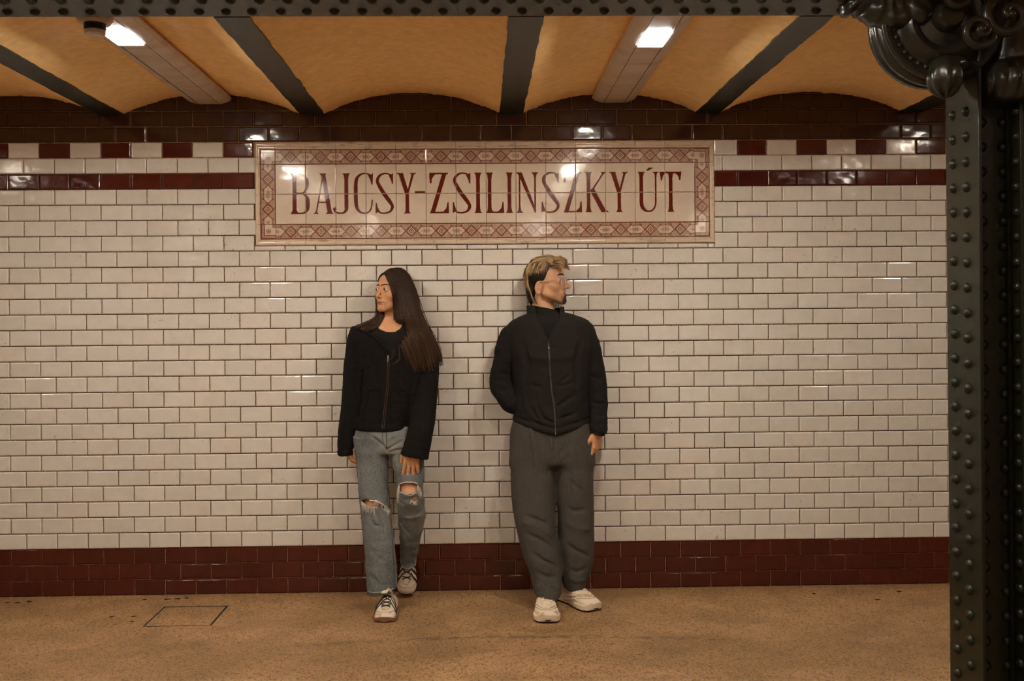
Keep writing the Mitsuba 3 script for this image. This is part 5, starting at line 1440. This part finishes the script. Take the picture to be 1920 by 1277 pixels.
# beard: short hairs on the chin and a thin moustache
bc, bcol = [], []
pts = []
for i in range(1000):
    if i < 760:
        a = np.array([mr.normal(0, .012), .088 - abs(mr.normal(0, .010)), -.102 + mr.normal(0, .008)])
        d_ = np.array([mr.normal(0, .001), .002, -.0045])
    elif i < 860:
        a = np.array([mr.normal(0, .004), .088, -.086 + mr.normal(0, .004)]); d_ = np.array([0, .0008, -.003])
    else:
        x = mr.uniform(.007, .024) * mr.choice([-1, 1]); a = np.array([x, .10, -.0560 - .12 * abs(x)]); d_ = np.array([np.sign(x) * .0015, .0006, -.0020])
    pts += [a, a + d_]
P = np.array(pts); base_ = snap(m_headonly, glob(P[0::2], MF), .0002); tip = base_ + (P[1::2] - P[0::2]) @ MF[1].T
for a, b in zip(base_, tip):
    bc.append((np.array([a, (a * .5 + b * .5), b]), np.array([1, .8, .3]))); bcol.append(np.array([.045, .025, .014]) * (.6 + .9 * mr.random()))
bm_, bco = strand_mesh(bc, .0007, bcol, 4, 1.0)
put(mk + '__beard', bm_, 'mat_hair', True, color=bco)
scene[mk + '__hair'] = mikit.ply(cat([mcap, sm]), 'mat_hair', True, color=np.vstack([cap_col, sc]))
labels[mk + '__hair'] = {'label': 'dark hair with blond streaks, longer at the neck'}

# glasses: clear frames
mat('mat_clear_frame', (0.46, 0.40, 0.36), 0.12, 0.8)
scene['mat_lens'] = {'type': 'thindielectric', 'int_ior': 1.5}
gm, lens = [], []
for s in (-1, 1):
    a = np.linspace(0, 2 * np.pi, 41)
    rx, rz = .0245, .0225
    c = np.array([s * .0345, .0985, -.009])
    ring = np.stack([c[0] + rx * np.cos(a), c[1] - .10 * s * (rx * np.cos(a)) - .006 * (np.cos(a) * s > .5), c[2] + rz * np.sin(a) - .0025 * np.cos(a * 2)], 1)
    gm.append(tube(glob(ring, MF), .0023, 8, closed_ends=False, nrm=MF[1][:, 1]))
    n = 28; aa = np.linspace(0, 2 * np.pi, n, endpoint=False)
    v = np.stack([c[0] + rx * np.cos(aa), c[1] - .10 * s * rx * np.cos(aa), c[2] + rz * np.sin(aa)], 1)
    v = np.vstack([c[None], v]); f = np.array([(0, k + 1, (k + 1) % n + 1) for k in range(n)])
    lens.append(trimesh.Trimesh(glob(v, MF), f, process=False))
    arm = [(s * .0585, .093, .002), (s * .0690, .078, .002), (s * .0750, .040, -.001), (s * .0775, .005, -.003), (s * .0770, -.016, -.006), (s * .0750, -.034, -.020)]
    gm.append(tube(glob(spline(arm, 30), MF), .0018, 8))
gm.append(tube(glob(spline([(-.0120, .1015, -.004), (0, .1055, .000), (.0120, .1015, -.004)], 10), MF), .0019, 8))
put(mk + '__glasses', cat(gm), 'mat_clear_frame', True, label='clear round glasses')
for m in lens:
    put(mk + '__glasses__lens', m, 'mat_lens', False)

# shoes of the man: chunky off-white runners
def runner(root, F, L, w, side, hs):
    def up(p):
        q = loc(p, F); d = shoe_upper(q - np.array([0, 0, .010]), L, w, hs, side)
        r = np.abs(np.sin((q[..., 2] + .25 * np.clip(-q[..., 1] - .10, 0, .2)) * 2 * np.pi / .034))
        side_ = np.clip((np.abs(q[..., 0]) - .026) / .012, 0, 1) * np.clip((-q[..., 1] - .060) / .03, 0, 1)
        return d - .0022 * r * side_
    corners = np.array([glob((x, y, z), F) for x in (-.10, .10) for y in (-L - .03, .03) for z in (-.02, .16)])
    lo, hi = corners.min(0), corners.max(0)
    put(root + '__upper', nets(up, lo, hi, .0028), 'mat_shoe_dirty', True)
    def mid(p):
        q = loc(p, F); return shoe_sole(q, L, w, side, .030, .005) + .0012 * np.sin(q[..., 1] * 2 * np.pi / .03)
    put(root + '__midsole', nets(lambda p: smax(mid(p), .007 - loc(p, F)[..., 2], .002), lo, hi, .0028), 'mat_shoe_dirty', True)
    put(root + '__outsole', nets(lambda p: shoe_sole(loc(p, F), L, w, side, .008, .003), lo, hi, .0028), 'mat_dark_sole', True)
    for k in range(5):
        y = -.30 * L - k * .019
        q = np.array([(-.026, y + .003, .13), (0, y - .003, .14), (.026, y + .003, .13)])
        put(root + '__lace', tube(snap(up, glob(spline(q, 10), F), .0015, 6), .0034, 6), 'mat_shoe_cream', True)
    for (x, ya, yb) in ((.030, -.25, -.52), (-.030, -.25, -.52)):
        q = np.array([(x * .75, ya * L, .1), (x, (ya + yb) / 2 * L, .12), (x * 1.0, yb * L, .12)])
        put(root + '__eyelet_row', tube(snap(up, glob(spline(q, 12), F), .0005, 6), .0045, 6, flat=.5), 'mat_shoe_cream', True)
    for (a, zz) in ((.24, .050), (.31, .060)):
        q = np.array([(-.05, -(a + .18) * L, zz - .015), (-.032, -a * L * .75, zz), (0, -a * L * .52, zz), (.032, -a * L * .75, zz), (.05, -(a + .18) * L, zz - .015)])
        put(root + '__toe_seam', tube(snap(up, glob(spline(q, 24), F), .0003, 6), .0014, 5), 'mat_shoe_stitch', True)
runner(mk + '__shoe', shoe_frame((.288, -.566, 0), (-.04, -1, 0), (0, 0, 1)), .30, .054, -1, .80)
labels[mk + '__shoe'] = {'label': 'scuffed off-white trainer set forward'}
runner(mk + '__shoe_001', shoe_frame((.530, -.392, 0), (.55, -.83, 0), (0, 0, 1)), .30, .054, 1, .84)
labels[mk + '__shoe_001'] = {'label': 'scuffed off-white trainer turned outwards'}
